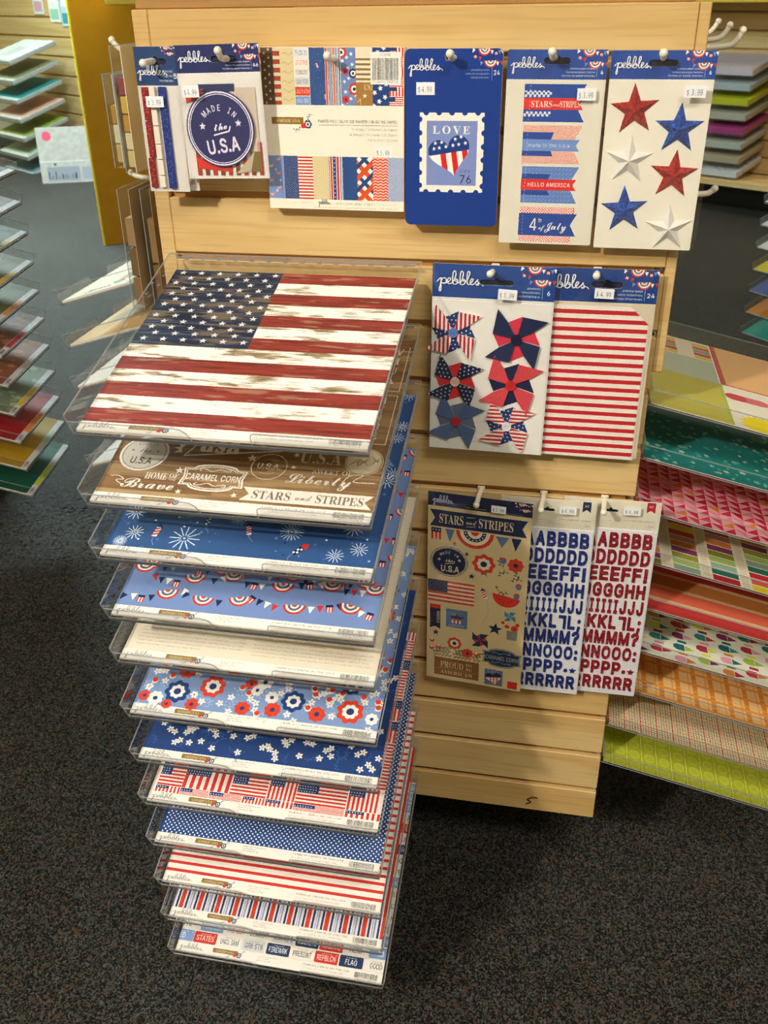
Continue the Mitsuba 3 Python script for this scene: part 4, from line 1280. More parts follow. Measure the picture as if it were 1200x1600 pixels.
# B: die cut shapes
W, H = .099, .142
k, fr, a, g = pack('pack of die-cut shapes with a round navy MADE IN the USA badge priced 4.99', W, H, (.0665, -.040, G + .1055), .127, bg='#e4e1dc', rot=.02, w=.03, x=.057)
header(a, W, H, .0285, '46', logo_w=.038, bs=.0046, blue='#20295e')
a.out(fr, k, 'printed_face')
m = Art(sbox(.008, .004, .093, .102))
for i in range(9):
    m.rect(.012 + i * .0095, .004, .017 + i * .0095, .04, ('#a83a2c', '#7a4030')[i % 2], 1)
m.poly([(.004, .09), (.03, .098), (.026, .088), (.006, .082)], '#cf3f34', 2); m.poly([(.012, .024), (.05, .016), (.055, .008), (.014, .012)], '#d5332c', 3)
m.rect(.024, .094, .067, .102, '#2a315e', 2); m.rect(.062, .03, .091, .098, '#cdbfae', 1); m.poly([(.06, .006), (.084, .03), (.078, .008)], '#bdb39a', 3); m.rect(.08, .008, .091, .03, '#7a6a3c', 2)
m.out(fr, k, 'die_cut_shapes', w0=.0012)
s = fr.sub(.0465, .055, .0042)
b = Art(); made_in(b, 0, 0, .0405, ry=1.02, lay=1)
MB().prism(s, Point(0, 0).buffer(.0405, 16), -.0012, .00002, '#3a3a5e').put(k, 'round_badge')
b.out(s, k, 'badge_print')
film(k, fr, W - .001, .112, .0115, .0006, .0, v0=-.003, seed=4, name='plastic_blister')
price(k, fr, .0095, .0895, '$ 4.99', .0128, .0195, .0125)
hook((0.1236, -0.062, G +0.2432), (0.1276, .0, G +0.2318), 'white hook holding the MADE IN the USA pack')

# C: six inch paper pad
W, H = .1635, .1738
k, fr, a, g = pack('square paper pad with printed strips and a cream AMERICANA band priced 5.99', W, H, (.1575, -.0205, G + .0702), .166, bg='#f3eddc', th=.014, cat='paper pad', side='#d9d2c2', rot=-.006, w=.004, h=.004, x=.0775)
a.clip = sbox(0, 0, W, H)
T0, T1 = .115, H


def col_strip(x0_, x1_, y0_, y1_, c):
    a.clip = C0
    a.poly(sbox(x0_, y0_, x1_, y1_), c, 1)
    return sbox(x0_, y0_, x1_, y1_)


C0 = a.clip
a.clip = col_strip(0, .022, T0, T1, '#6b5640')
for y in np.arange(T0, T1, .0085):
    a.rect(.0, y, .014, y + .0078, '#5a4836', 1.5); a.rect(.014, y, .022, y + .004, '#a8432c', 1.5); a.rect(.014, y + .0043, .022, y + .008, '#d9c8b0', 1.5)
    a.star(.009, y + .006, .0018, '#d9cfc0', 2); a.star(.004, y + .002, .0016, '#d9cfc0', 2)
a.clip = col_strip(.022, .038, T0, T1, '#dccb9c')
for i in range(6):
    for j in range(9):
        a.circ(.024 + .0014 * j + .0003 * i, T0 + .005 + .0095 * i + .0012 * math.sin(j), .0006, '#b59f6c', 2, 6)
a.clip = col_strip(.038, .056, T0, T1, '#e3e0da')
for i, (t, bg, fg) in enumerate((('YOU SEE', '#7a95c6', '#e8edf5'), ('JULY 4TH', '#cf4630', '#f3d8cf'), ('GR8 ST8', '#d0d3d8', '#70757c'), ('DEMOCRT', '#e6e3dc', '#3d4048'), ('13 STRPS', '#eee4da', '#cf5a44'), ('THIS IS', '#dfe2e4', '#7a8088'))):
    a.rect(.0385, T0 + .0098 * i, .0555, T0 + .0098 * i + .009, bg, 1.5); a.text(t, .047, T0 + .0098 * i + .0022, .0046, fg, 2, anchor='c', w=.0145)
a.clip = col_strip(.056, .074, T0, T1, '#37558f')
rocket(a, .065, .156, .002, .3); rocket(a, .0735, .124, .0022, .2)
for i in range(16):
    a.circ(.058 + (i * 7 % 16) * .001, T0 + .0035 * i, .0005, '#7d9acb', 2, 5)
a.clip = col_strip(.074, .092, T0, T1, '#d9d8da')
for x, w, c in ((.0745, .002, '#cf4a36'), (.0775, .0008, '#2a3562'), (.079, .0014, '#7f86a8'), (.0812, .0008, '#2a3562'), (.083, .002, '#cf6a4a'), (.086, .0008, '#2a3562'), (.0875, .0014, '#9aa0bb'), (.090, .001, '#2a3562')):
    a.rect(x, T0, x + w, T1, c, 2)
a.clip = col_strip(.092, .109, T0, T1, '#7088bd')
for x, y, q, c in ((.093, .169, .006, (RED, WHITE, NAVY)), (.097, .150, .0035, (RED, RED, NAVY)), (.106, .148, .005, (NAVY, WHITE, NAVY)), (.107, .132, .0065, (RED, WHITE, NAVY)), (.097, .121, .004, (RED, RED, NAVY))):
    blossom(a, x, y, q, c, 3)
for i in range(16):
    jasmine(a, .093 + (i * 5 % 16) * .001, T0 + .0035 * i, .0022, '#eef0f4', 2, i)
a.clip = col_strip(.109, .128, T0, T1, '#e8dfc8')
for i in range(5):
    a.rect(.109, .141 + i * .0050, .128, .1432 + i * .0050, '#8f6f3c', 2)
a.rect(.109, T0, .128, .139, '#a5783c', 2); a.star(.119, .125, .003, '#e8dcc0', 3); a.text('USA', .118, .131, .006, '#d9c59a', 3, font='serif', w=.012); a.line([(.110, .118), (.114, .122), (.114, .116)], .0006, '#e3d3b0', 3)
a.clip = col_strip(.128, .147, T0, T1, '#23427f')
for i in range(14):
    jasmine(a, .129 + (i * 5 % 14) * .0013, T0 + .0045 * i, .0030, '#eef0f4', 2, i)
a.clip = col_strip(.147, W, T0, T1, '#e9d8d0')
for i in range(6):
    mini_flag(a, .147, T0 + i * .01, .0158, .0093, bool(i % 2), 2, 9, False)
a.clip = C0
a.rect(.126, .137, .160, .1695, '#f1efe8', 6); barcode(a, .128, .1415, .030, .022, 7, 9); a.text('7 18813 73005 2', .129, .1385, .002, '#444', 7, w=.028, lo=True); a.text('732005', .137, .1655, .0024, '#666', 7, w=.012)
B0, B1 = .0115, .0600
a.clip = col_strip(0, .020, B0, B1, '#7f97d0')
for i in range(6):
    rosette(a, .004 + .009 * (i % 2), B0 + .006 + .008 * i, .0035, .3)
for i in range(4):
    pennant(a, .010 + .005 * (i % 2), B0 + .01 + .012 * i, .003, 'w')
a.clip = col_strip(.020, .037, B0, B1, '#1d3467')
for i in range(40):
    a.line([(.018, B0 - .02 + i * .0022), (.039, B0 - .02 + i * .0022 + .015)], .0004, '#8aa0cc', 2)
a.clip = col_strip(.037, .055, B0, B1, '#f3ece0')
for i in range(14):
    a.rect(.037, B0 + i * .00355, .055, B0 + i * .00355 + .0018, '#cc4038', 2)
a.clip = col_strip(.055, .074, B0, B1, '#ddcfa2')
for i in range(8):
    a.rect(.055 + i * .0025, B0, .0554 + i * .0025, B1, '#cdbd8c', 2)
a.clip = col_strip(.074, .091, B0, B1, '#ded9d0')
for x, w, c in ((.0745, .001, '#8f7f60'), (.0765, .002, '#cc4038'), (.0795, .0035, '#2a3e7c'), (.084, .0025, '#cc4038'), (.088, .001, '#5a73ad'), (.090, .0006, '#5a73ad')):
    a.rect(x, B0, x + w, B1, c, 2)
for i in range(10):
    a.star(.0812, B0 + .003 + i * .0048, .0011, '#e6eaf2', 3)
a.clip = col_strip(.091, .108, B0, B1, '#284a86')
for i in range(24):
    a.rect(.091, B0 + i * .002, .108, B0 + i * .002 + .0005, '#3a5c96', 2)
a.clip = col_strip(.108, .127, B0, B1, '#f3efe6')
for s_ in (1, -1):
    for i, c in enumerate(('#d9542c', '#2c4580') * 3):
        q = B0 + .004 + i * .013 - .01
        a.line([(.104, q if s_ > 0 else q + .0), (.131, q + s_ * .027)], .0052 if c == '#d9542c' else .0040, c, 2 + (s_ > 0) * .5 + (i % 2) * .25)
a.clip = col_strip(.127, .145, B0, B1, '#f0c4b4')
for i in range(20):
    P = [(.127 + .003 * j, B0 - .003 + i * .0032 + (.0018 if j % 2 else 0)) for j in range(7)]
    a.line(P, .0015, '#d85040', 2)
a.clip = col_strip(.145, W, B0, B1, '#c4cbe2')
for i in range(16):
    a.rect(.145 + i * .0016, B0, .1457 + i * .0016, B1, '#8c9ac6', 2)
for i in range(32):
    a.rect(.145, B0 + i * .0016, W, B0 + i * .0016 + .0006, '#9aa6cc', 3)
a.clip = C0
a.rect(.0085, .0945, .0465, .1020, '#8a6a34', 2); a.text('AMERICANA', .0135, .0965, .0038, '#d9c48c', 3, font='serif', w=.029)
blossom(a, .0515, .0945, .0048, ('#22305c', '#efeade', '#22305c'), 3, 6); a.circ(.0460, .0930, .0030, RED, 3, 12); sprig(a, .051, .098, .008, '#555d70', 1.0, 3); sprig(a, .044, .092, .009, '#555d70', 3.5, 3)
a.text('PAPER PAD | BLOC DE PAPIER | BLOC DE PAPEL', .1565, .0965, .0030, '#44464c', 2, bold=1, anchor='r', w=.093); a.rect(.0635, .0938, .1565, .0943, '#55575c', 2)
for i, (t, w) in enumerate((('36 Papers | 36 Papiers | 36 Papeles', .054), ('24 Designs | 24 Concept | 24 Disenos', .057), ('6x6 in (15.2 x 15.2 cm)', .035))):
    a.text(t, .1565, .0885 - i * .0056, .0026, '#7a7a7c', 2, font='sans', anchor='r', w=w)
a.text('$ 5.99', .1315, .0625, .0052, '#4a5670', 4, font='mono', w=.0155); a.rect(.130, .060, .150, .072, '#f6f4ee', 3)
a.rect(.028, .0072, .058, .0074, '#9a9488', 2); a.logo(.0600, .0062, .015, '#4c4a48', 2, .12); a.text('— 40 N 1430 W, OREM, UT 84057', .0775, .0060, .0024, '#6c6a66', 2, w=.052); a.rect(.132, .0072, .155, .0074, '#9a9488', 2)
a.text('papers designed for scrapbooking and paper craft projects', .055, .0018, .0014, '#aaa598', 2, w=.1, lo=True)
a.out(fr, k, 'printed_face', 'glossy_print')
MB().box(fr, -.0008, W + .0008, .001, H - .001, -.0150, -.0142, '#d3cbb8').put(k, 'back_board')
hook((0.2416, -0.045, G +0.2368), (0.2456, .0, G +0.2318), 'white hook holding the square paper pad')

# D: blue journaling cards with the LOVE stamp
W, H = .1065, .1865
k, fr, a, g = pack('deep blue pack of journaling cards with a white LOVE 76 stamp priced 4.99', W, H, (.3235, -.0225, G + .0555), .1775, r=.006, bg='#173a8c', th=.012, side='#c7b49a', w=.0065, h=.006, x=.047)
a.logo(.0035, .1655, .038, '#dfe3ee', 4, .09, '#0f1f55', .78); corner_bunting(a, W, H, .0062)
for i, t in enumerate(('journaling cards', 'cartes de journalisation', 'tarjetas para diario')):
    a.text(t, .0925, .1645 - i * .0037, .0021, '#8fa3d2', 3, anchor='r', w=.020 + .006 * (i == 1), lo=True)
a.rect(.0952, .155, .0956, .168, '#8fa3d2', 3); a.text('24', .1005, .1605, .0046, '#dfe5f2', 3, bold=1, anchor='c', w=.007)
st = sbox(.0165, .0375, .0890, .1225)
cut = [Point(.0165 + .0725 * (i + .5) / 5, y).buffer(.0030) for i in range(5) for y in (.0375, .1225)] + [Point(x, .0375 + .085 * (i + .5) / 6).buffer(.0030) for i in range(6) for x in (.0165, .0890)]
a.poly(st.difference(shapely.union_all(cut)), '#f2efe6', 2)
a.rect(.0245, .0450, .0815, .1140, '#7f90cc', 3); a.text('LOVE', .0535, .1005, .0085, '#f2efe6', 4, font='serif', sx=1.1, track=.25, w=.045, anchor='c')
t = np.linspace(0, 2 * np.pi, 60, endpoint=False)
hx, hy = 16 * np.sin(t) ** 3, 13 * np.cos(t) - 5 * np.cos(2 * t) - 2 * np.cos(3 * t) - np.cos(4 * t)
heart = AF.translate(AF.rotate(Polygon(np.stack([hx, hy], 1) * .00148), 13, origin=(0, 0)), .0510, .0790)
a.poly(heart, '#f5f1ea', 4)
cb = Polygon([(.02, .0755), (.085, .0860), (.085, .115), (.02, .115)])
for i in range(3):
    x = .0385 + i * .0125
    a.poly(heart.intersection(Polygon([(x, .090), (x + .0062, .090), (x + .0125, .05), (x + .0063, .05)])), '#d8262c', 5)
a.poly(heart.intersection(cb), '#1e3c84', 6)
for x, y in ((.0345, .0905), (.0415, .0915), (.033, .0845), (.039, .0855), (.0465, .0870), (.0545, .0885), (.057, .0950), (.0635, .0975), (.0610, .0895), (.0685, .0910)):
    a.star(x, y, .0025, '#eef0f4', 7, .1)
a.text('USA', .0625, .0590, .0035, '#4a5a98', 4, w=.0135, track=.2); a.text('76', .0620, .0475, .0090, '#26315f', 4, w=.0150)
a.out(fr, k, 'printed_face', 'glossy_print')
price(k, fr, .0125, .1405, '$ 4.99', .0006, .0205, .0128)
hook((0.3753, -0.043, G +0.2380), (0.3793, .0, G +0.2318), 'white hook holding the blue LOVE card pack')

# E: banners
W, H = .1055, .2035
k, fr, a, g = pack('pack of four swallowtail paper banners with STARS and STRIPES on the top one', W, H, (.4338, -.0205, G + .0372), .1925, bg='#e3dfd0', rot=-.006, w=.028, r=.002)
header(a, W, H, .0290, '4', logo_w=.036, bs=.0050, blue='#23489a')


def gingham(x0_, y0_, x1_, y1_, c1, c2, s, lay):
    a.rect(x0_, y0_, x1_, y1_, c1, lay); y, j = y0_, 0
    while y < y1_ - s * .3:
        x = x0_ + (s * .5 if j % 2 else 0)
        while x < x1_ - s * .4:
            a.poly(sbox(x, y, min(x + s * .55, x1_), min(y + s * .55, y1_)), c2, lay + 1); x += s
        y += s * .5; j += 1


def swal(x0_, x1_, y0_, y1_, n, c, lay, bl=False):
    a.poly(flag_banner(x0_, x1_, y0_, y1_, n, bl), c, lay)


NB, RB, LB = '#22479c', '#d92f30', '#6f90cf'
swal(.0200, .0860, .1320, .1700, .011, NB, 2); gingham(.0205, .1375, .0500, .1435, NB, '#dfe6f2', .0048, 3); gingham(.0205, .1570, .0500, .1635, NB, '#dfe6f2', .0048, 3)
swal(.0200, .0840, .1445, .1562, .004, RB, 5); a.text('STARS', .0275, .1470, .0065, '#f0d9c8', 6, font='serif', w=.0235); a.text('and', .0515, .1480, .0045, '#f0d9c8', 6, font='script', w=.0075); a.text('STRIPES', .0590, .1470, .0065, '#f0d9c8', 6, font='serif', w=.0215)
C_ = a.clip; a.clip = C_.intersection(flag_banner(.0210, .0855, .0885, .1285, .011, False)); a.rect(.02, .08, .09, .13, '#f0d9cc', 2)
for i in range(60):
    a.line([(-.02 + i * .0021, .085), (.03 + i * .0021, .135)], .0007, '#d06a52', 3)
a.clip = C_
swal(.0210, .0550, .0965, .1215, .005, NB, 5); swal(.0210, .0835, .1020, .1140, .004, LB, 6); a.text('made in the u.s.a', .0275, .1060, .0040, '#d9e3f2', 7, w=.046, track=.15)
swal(.0225, .0855, .0460, .0855, .011, '#5f82c6', 2)
for i in range(14):
    for j in range(8):
        a.line([(.025 + i * .0042, .048 + j * .0048), (.027 + i * .0042, .050 + j * .0048)], .0006, '#8fabdc', 3) if .025 + i * .0042 < .076 else None
swal(.0225, .0545, .0545, .0775, .006, NB, 4); swal(.0220, .0835, .0600, .0720, .004, RB, 5); a.text('HELLO AMERICA', .0295, .0640, .0042, '#f3dcd4', 6, bold=1, w=.048, track=.1)
gingham(.0230, .0025, .0820, .0095, '#d8473c', '#f3e4da', .0030, 2); gingham(.0230, .0345, .0840, .0415, '#d8473c', '#f3e4da', .0030, 2)
swal(.0220, .0875, .0095, .0345, .007, NB, 4); a.text('4', .0345, .0150, .0140, '#f0eee6', 5, font='serif', w=.0085); a.text('th', .0440, .0245, .0045, '#f0eee6', 5, w=.0045); a.text('of', .0450, .0165, .0060, '#f0eee6', 5, font='script', w=.007); a.text('July', .0530, .0165, .0095, '#f0eee6', 5, font='script', w=.0240)
for y0_, y1_ in ((.0885, .1285), (.132, .17), (.046, .0855), (.0025, .0415)):
    for i in range(10):
        a.rect(.0262, y0_ + (y1_ - y0_) * (i + .2) / 10, .0265, y0_ + (y1_ - y0_) * (i + .7) / 10, '#f2efe6', 8)
a.out(fr, k, 'printed_face')
film(k, fr, W, H, .0045, .0005, .004, seed=7)
price(k, fr, .0765, .1545, '$ 3.99', .0058, .0200, .0120)
hook((0.4825, -0.043, G +0.2393), (0.4865, .0, G +0.2318), 'white hook holding the banner pack')

# F: six glitter stars
W, H = .1075, .2045
k, fr, a, g = pack('pack of six raised glitter stars in red, blue and white priced 3.99', W, H, (.5430, -.0205, G + .0347), .1925, bg='#ece7d8', w=.030, rot=-.004, r=.0015)
header(a, W, H, .0275, '6', logo_w=.038, bs=.0050, blue='#23489a')
a.out(fr, k, 'printed_face')


def star3(u, v, r, col, rot, seed, hgt=.0085):
    rg = np.random.default_rng(seed); m = MB(); s = fr.sub(u, v, 0.0002, rot); N = 9
    an = math.pi / 2 + np.arange(10) * math.pi / 5; q = np.where(np.arange(10) % 2 == 0, r, r * .40)
    P = np.stack([q * np.cos(an), q * np.sin(an), an * 0 + .0006], 1); top = np.array([0, 0, hgt])
    for i in range(10):
        A, B = P[i], P[(i + 1) % 10]
        g_ = lambda x, y: top + (A - top) * x + (B - top) * y
        for x in range(N):
            for y in range(N - x):
                T3 = [[(x, y), (x + 1, y), (x, y + 1)]] + ([[(x + 1, y), (x + 1, y + 1), (x, y + 1)]] if x + y < N - 1 else [])
                for t_ in T3:
                    b = rg.random() ** 4 if col != 'w' else .3 * rg.random()
                    c = {'r': lin('#a3201f') * (.75 + 1.6 * b) + .04 * b, 'b': lin('#1d46a0') * (.7 + 1.8 * b) + .05 * b, 'w': lin('#eceae4') * (.9 + .1 * b)}[col]
                    m.add(s.at(np.array([g_(i_ / N, j_ / N) for i_, j_ in t_]) + rg.normal(0, .00004, (3, 3))), [[0, 1, 2]], np.clip(c, 0, .9))
    for i in range(10):
        A, B = P[i].copy(), P[(i + 1) % 10].copy(); A2, B2 = A.copy(), B.copy(); A2[2] = B2[2] = 0
        m.add(s.at(np.array([A2, B2, B, A])), [[0, 1, 2, 3]], {'r': '#8c2220', 'b': '#1c3f8c', 'w': '#dcd9d0'}[col])
    m.put(k, 'star', 'glitter' if col != 'w' else 'print', {'r': 'red glitter star', 'b': 'blue glitter star', 'w': 'white star'}[col])


for i, (u, v, c, t_) in enumerate(((.0295, .1470, 'r', .08), (.0780, .1285, 'b', 0), (.0290, .0960, 'w', -.02), (.0785, .0815, 'r', -.04), (.0300, .0430, 'b', .08), (.0805, .0240, 'w', .05))):
    star3(u, v, .0265, c, t_, i)
film(k, fr, W, H, .0105, .0005, .005, seed=9)
price(k, fr, .0780, .1605, '$ 3.99', .0118, .0215, .0120)
hook((0.5949, -0.043, G +0.2376), (0.5989, .0, G +0.2318), 'white hook holding the glitter star pack')

# G: pinwheels
W, H = .1465, .2430
k, fr, a, g = pack('pack of six folded paper pinwheels on white card priced 3.99', W, H, (.3548, -.0260, G - .2310), .2225, bg='#e4e2dc', w=.040, h=.0065, x=.077, rot=-.010)
header(a, W, H, .0405, '6', ('pinwheels', 'moulinets', 'rehiletes'), mw=.11, logo_w=.056, bs=.0064, blue='#1f4690')
a.out(fr, k, 'printed_face')
MB().box(fr, .0005, W - .002, .0005, .199, .0001, .0008, '#eceae4').put(k, 'white_card')
BLADE = np.array([(0, 0), (-175, 40), (-145, 225), (-65, 125)]) * .000159
INNER = np.array([(0, 0), (-65, 125), (40, 175)]) * .000159


def pinwheel(u, v, sc, rot, outer, inner, button):
    pw = numbered(k + '__pinwheel')
    for q in range(4):
        base = fr.sub(u, v, .0015, rot - q * math.pi / 2)
        for shape, pat, nm, tilt in ((INNER, inner, 'inner_fold', .03), (BLADE, outer, 'blade', -.07)):
            U = base.U + tilt * base.N; s = Fr(base.O + (.0012 if nm == 'blade' else .0) * base.N, U, base.V)
            P = Polygon(shape * sc); b = Art(P); c0, kind, c1 = pat
            b.poly(P, c0, 1)
            d = rot - q * math.pi / 2
            if kind == 's':
                for i in range(-14, 15):
                    ln = AF.rotate(sbox(-.06, i * .0052, .06, i * .0052 + .0026), math.degrees(-d) + (90 if c1 != '#c2323e' else 0), origin=(0, 0))
                    b.poly(ln, c1, 2)
            elif kind in ('d', 'h'):
                st_ = .0052 if kind == 'd' else .0022
                for i in range(-18 if kind == 'd' else -16, 19):
                    for j in range(-18 if kind == 'd' else -16, 19):
                        x, y = (i + .5 * (j % 2)) * st_, j * st_
                        if P.contains(Point(x, y)):
                            b.circ(x, y, .00105 if kind == 'd' else .0004, c1, 2, 6)
            elif kind == 'l':
                for i in range(-30, 30):
                    b.line([(-.05, i * .0022 - .05), (.05, i * .0022 + .05)], .0007, c1, 2)
            key = pw + '__' + nm
            b.out(s, pw, nm)
    s = fr.sub(u, v, .0042, 0)
    m = MB(); m.prism(s, Point(0, 0).buffer(.0062 * sc, 6), -.002, .0006, button)
    m.prism(s, Point(0, 0).buffer(.0060 * sc, 6).difference(Point(0, 0).buffer(.0045 * sc, 6)), .0006, .0012, button)
    for x, y in ((.0012, .0012), (-.0012, .0012), (.0012, -.0012), (-.0012, -.0012)):
        m.prism(s, Point(x, y).buffer(.0006, 3), .0006, .0007, lin(button) * .4)
    m.put(pw, 'button')


PN, PR = '#20294f', '#d52b3e'
pinwheel(.0275, .1590, .97, .0, ('#ece2dc', 's', '#b52c3c'), ('#26396f', 'd', '#e8ecf4'), '#5f80c4')
pinwheel(.1050, .1545, 1.05, .0, (PN, '', ''), ('#d8384e', '', ''), '#141a3c')
pinwheel(.0315, .0950, .96, -.08, ('#182244', 'd', '#e4e8f0'), ('#d92f34', '', ''), '#e9c9bc')
pinwheel(.1020, .0945, 1.06, -.06, ('#cf3540', 'h', '#ecb4b4'), ('#1a2146', '', ''), '#c4242c')
pinwheel(.0345, .0405, .98, -.12, ('#4d638e', '', ''), ('#1f2a4c', 'l', '#8a97b4'), '#b52430')
pinwheel(.1000, .0385, .98, -.04, ('#ece2dc', 's', '#c2323e'), ('#24396f', 'd', '#e8ecf4'), '#dfe3ee')
film(k, fr, W, H, .0085, .0008, .003, seed=11)
price(k, fr, .0800, .2055, '$ 3.99', .0096, .0225, .0125, -.04)
hook((0.4279, -0.048, G +0.0069), (0.4299, .0, G +0.0032), 'white hook holding the pinwheel pack')

# H: striped treat bags
W, H = .1400, .2420
k, fr, a, g = pack('pack of red and white striped paper bags half hidden behind the pinwheel pack', W, H, (.4815, -.0165, G - .2325), .2230, bg='#d9cdb4', w=.036, h=.0075, x=.082, rot=.0)
header(a, W, H, .0400, '24', ('printed bags', 'sacs imprimes', 'bolsas impresas'), mw=.17, logo_w=.056, bs=.0062, blue='#1d3f84')
a.out(fr, k, 'printed_face')
bag = Polygon([(.018, .0), (.1335, -.001), (.1340, .178), (.112, .1985), (.018, .1985)])
for i in range(3):
    MB().prism(fr.sub(.0012 * (2 - i), -.0008 * (2 - i), 0), bag, .0003 + i * .0009, .0010 + i * .0009, '#e9e0d6', '#b9a8a8' if i else '#3a3f5a').put(k, 'paper_bag')
b = Art(bag); b.poly(bag, '#f1e9e0', 1)
for i in range(20):
    b.rect(.0, .0035 + i * .01085, W, .0035 + i * .01085 + .0052, '#bf2a31', 2)
b.out(fr, k, 'striped_face', w0=.0029)
film(k, fr, W, H, .0062, .0009, .003, seed=14)
price(k, fr, .0680, .2085, '$ 4.99', .0074, .0225, .0120, -.02)
hook((0.5494, -0.04, G +0.0069), (0.5514, .0, G +0.0032), 'white hook holding the striped bag pack')

# K and J: letter stickers
ROWS = ['AAAABBBB', 'DDDDDDD', 'EEEEEEFF!', 'GGGGGGHH', 'IIIIIIIIJJJ', 'KKKKKLTL;', 'MMMMMM?', 'NNNNNOOO:', 'PPPPPPP.*', 'RRRRRRR']


def letters(col, what, O, labl, edge):
    W, H = .1270, .3270
    k, fr, a, g = pack(labl, W, H, O, .3105, bg='#e2dcc8', th=.001, w=.020, h=.004, x=.062)
    a.rect(0, 0, W, .2835, '#dfe0e6', 1)
    a.text('foam alphabet stickers', .121, .2965, .0026, '#8a8678', 2, font='italic', anchor='r', w=.042); a.rect(.05, .2945, .122, .2949, '#a9a494', 2)
    for i in range(3):
        a.text('stickers alphabet glitter foam autocollants', .118, .2905 - .0026 * i, .0013, '#a9a494', 2, anchor='r', w=.07, lo=True)
    a.text('164', .1205, .2880, .0040, '#8a8678', 2, anchor='r', w=.008)
    a.poly([(.1085, .3262), (.1195, .3262), (.1195, .3105), (.1140, .3145), (.1085, .3105)], edge, 2); a.text('AC', .114, .3185, .0035, '#e9e4d8', 3, anchor='c', w=.006)
    a.out(fr, k, 'printed_face')
    MB().box(fr, .001, W - .0012, .0005, .2825, .0001, .0012, '#e4e5ea').put(k, 'foam_backing')
    for r_, row in enumerate(ROWS):
        v = .2565 - r_ * .0272
        x = .1215
        for ch in reversed(row):
            wd = {'!': .005, ';': .005, ':': .0045, '.': .005, 'I': .0052, 'J': .0085, '?': .0105, 'M': .0145, '*': .0095, 'L': .0105, 'T': .0105}.get(ch, .0122)
            if x - wd < .008:
                break
            if ch == '*':
                ge = Polygon([(x - wd / 2 + .0052 * q * math.cos(t_), v + .006 + .0052 * q * math.sin(t_)) for q, t_ in zip([1, .45] * 5, math.pi / 2 + np.arange(10) * math.pi / 5)])
            else:
                gs, w_ = text_geoms(ch, .0205, 'sans', 3)
                u_ = shapely.union_all(gs); bx = u_.bounds
                ge = AF.translate(AF.scale(u_, wd / (bx[2] - bx[0]), 1, origin=(bx[0], 0)), x - wd - bx[0], v + (.0035 if ch == '.' else 0))
                if ch == 'T':                                  # an L stuck on upside down
                    gs, w_ = text_geoms('L', .0205, 'sans', 3); u_ = AF.rotate(shapely.union_all(gs), 180, origin=(0, .01)); bx = u_.bounds
                    ge = AF.translate(AF.scale(u_, wd / (bx[2] - bx[0]), 1, origin=(bx[0], 0)), x - wd - bx[0], v)
            m = MB(); ge = ge.simplify(.0002)
            glit(m, fr, ge, .0012, .0028, col, r_ * 31 + int(x * 1e4), .0019)
            m.put(k, 'letter_sticker', 'glitter')
            x -= wd + (.0026 if ch not in 'IJ!' else .0031)
    film(k, fr, W, H, .0052, .0005, .003, seed=len(what))
    price(k, fr, .0785, .3085, '$ 4.99', .0064, .0220, .0120)
    return k


letters('#a81f30', 'red', (.5365, -.0085, G - .6255), 'pack of red glitter alphabet stickers, last in the lowest row', '#b52a36')
letters('#23398c', 'blue', (.4530, -.0172, G - .6270), 'pack of navy blue glitter alphabet stickers between the kraft sticker sheet and the red alphabet', '#26314f')
hook((0.5878, -0.038, G -0.3028), (0.5898, .0, G -0.3018), 'white hook holding the red alphabet pack')
hook((0.5068, -0.045, G -0.3028), (0.5088, .0, G -0.3018), 'white hook holding the navy alphabet pack')

# I: kraft sticker sheet
W, H = .1430, .3200
k, fr, a, g = pack('kraft sticker sheet headed STARS and STRIPES with flags, flowers and badges priced 3.99', W, H, (.3535, -.0215, G - .6190), .3035, U=(.1425, -.0105, -.0030), bg='#dcc796', th=.0008, w=.030, h=.004, x=.066)
a.rect(0, .2985, W, H, '#1b2548', 1); a.logo(.006, .3045, .030, '#aab2c8', 2, .12); corner_bunting(a, W, H - .001, .0045); a.text('cardstock stickers autocollants', .132, .2995, .0018, '#8a93ad', 2, anchor='r', w=.045, lo=True)
P = flag_banner(.003, .138, .2665, .2925, .007); a.poly(P, '#1c2850', 2)
a.text('STARS', .0155, .2725, .0150, '#e0cfa8', 3, font='serif', sx=.7, w=.035); a.text('and', .0535, .2755, .0085, '#e0cfa8', 3, font='script', w=.0145); a.line([(.054, .286), (.066, .287)], .0007, '#e0cfa8', 3); a.line([(.054, .2715), (.068, .273)], .0007, '#e0cfa8', 3); a.text('STRIPES', .0705, .2725, .0150, '#e0cfa8', 3, font='serif', sx=.7, w=.0490)
for i in range(3):
    a.rect(.005 + i * .0055, .2450, .008 + i * .0055, .2580, RED, 2)
a.rect(.005, .2570, .019, .2640, '#1b2548', 3)
for i in range(3):
    a.star(.0075 + i * .0045, .2605, .0014, CREAM, 4)
a.poly([(.025, .2640), (.038, .2640), (.0315, .2435)], '#5f7aa8', 2); a.poly([(.0955, .2630), (.114, .2630), (.1045, .2455)], '#5f7aa8', 2); a.poly([(.117, .2630), (.131, .2630), (.1235, .2425)], '#1b2f66', 2)
rosette(a, .0665, .2645, .0265, 0, 2, ('#d8402e', '#efe3c2', '#1b2b55', '#efe3c2', '#d8402e'))
a.star(.0385, .2420, .0042, RED, 2); a.star(.0560, .2275, .0040, '#23304f', 2); a.star(.0640, .1920, .0052, '#1b2548', 2); a.star(.1000, .1800, .0026, '#1b2548', 2); a.star(.1010, .1075, .0110, '#1b2548', 2, -.1); a.star(.0135, .0850, .0056, '#1b2548', 2)
made_in(a, .0310, .2110, .0270, '#1a2346', '#e6d8bc', .92, 2)
blossom(a, .0805, .2150, .0165, ('#d8402e', '#efe3c2', '#1b2b55'), 2); blossom(a, .1250, .2200, .0115, ('#d8402e', '#d8402e', '#1b2b55'), 2)
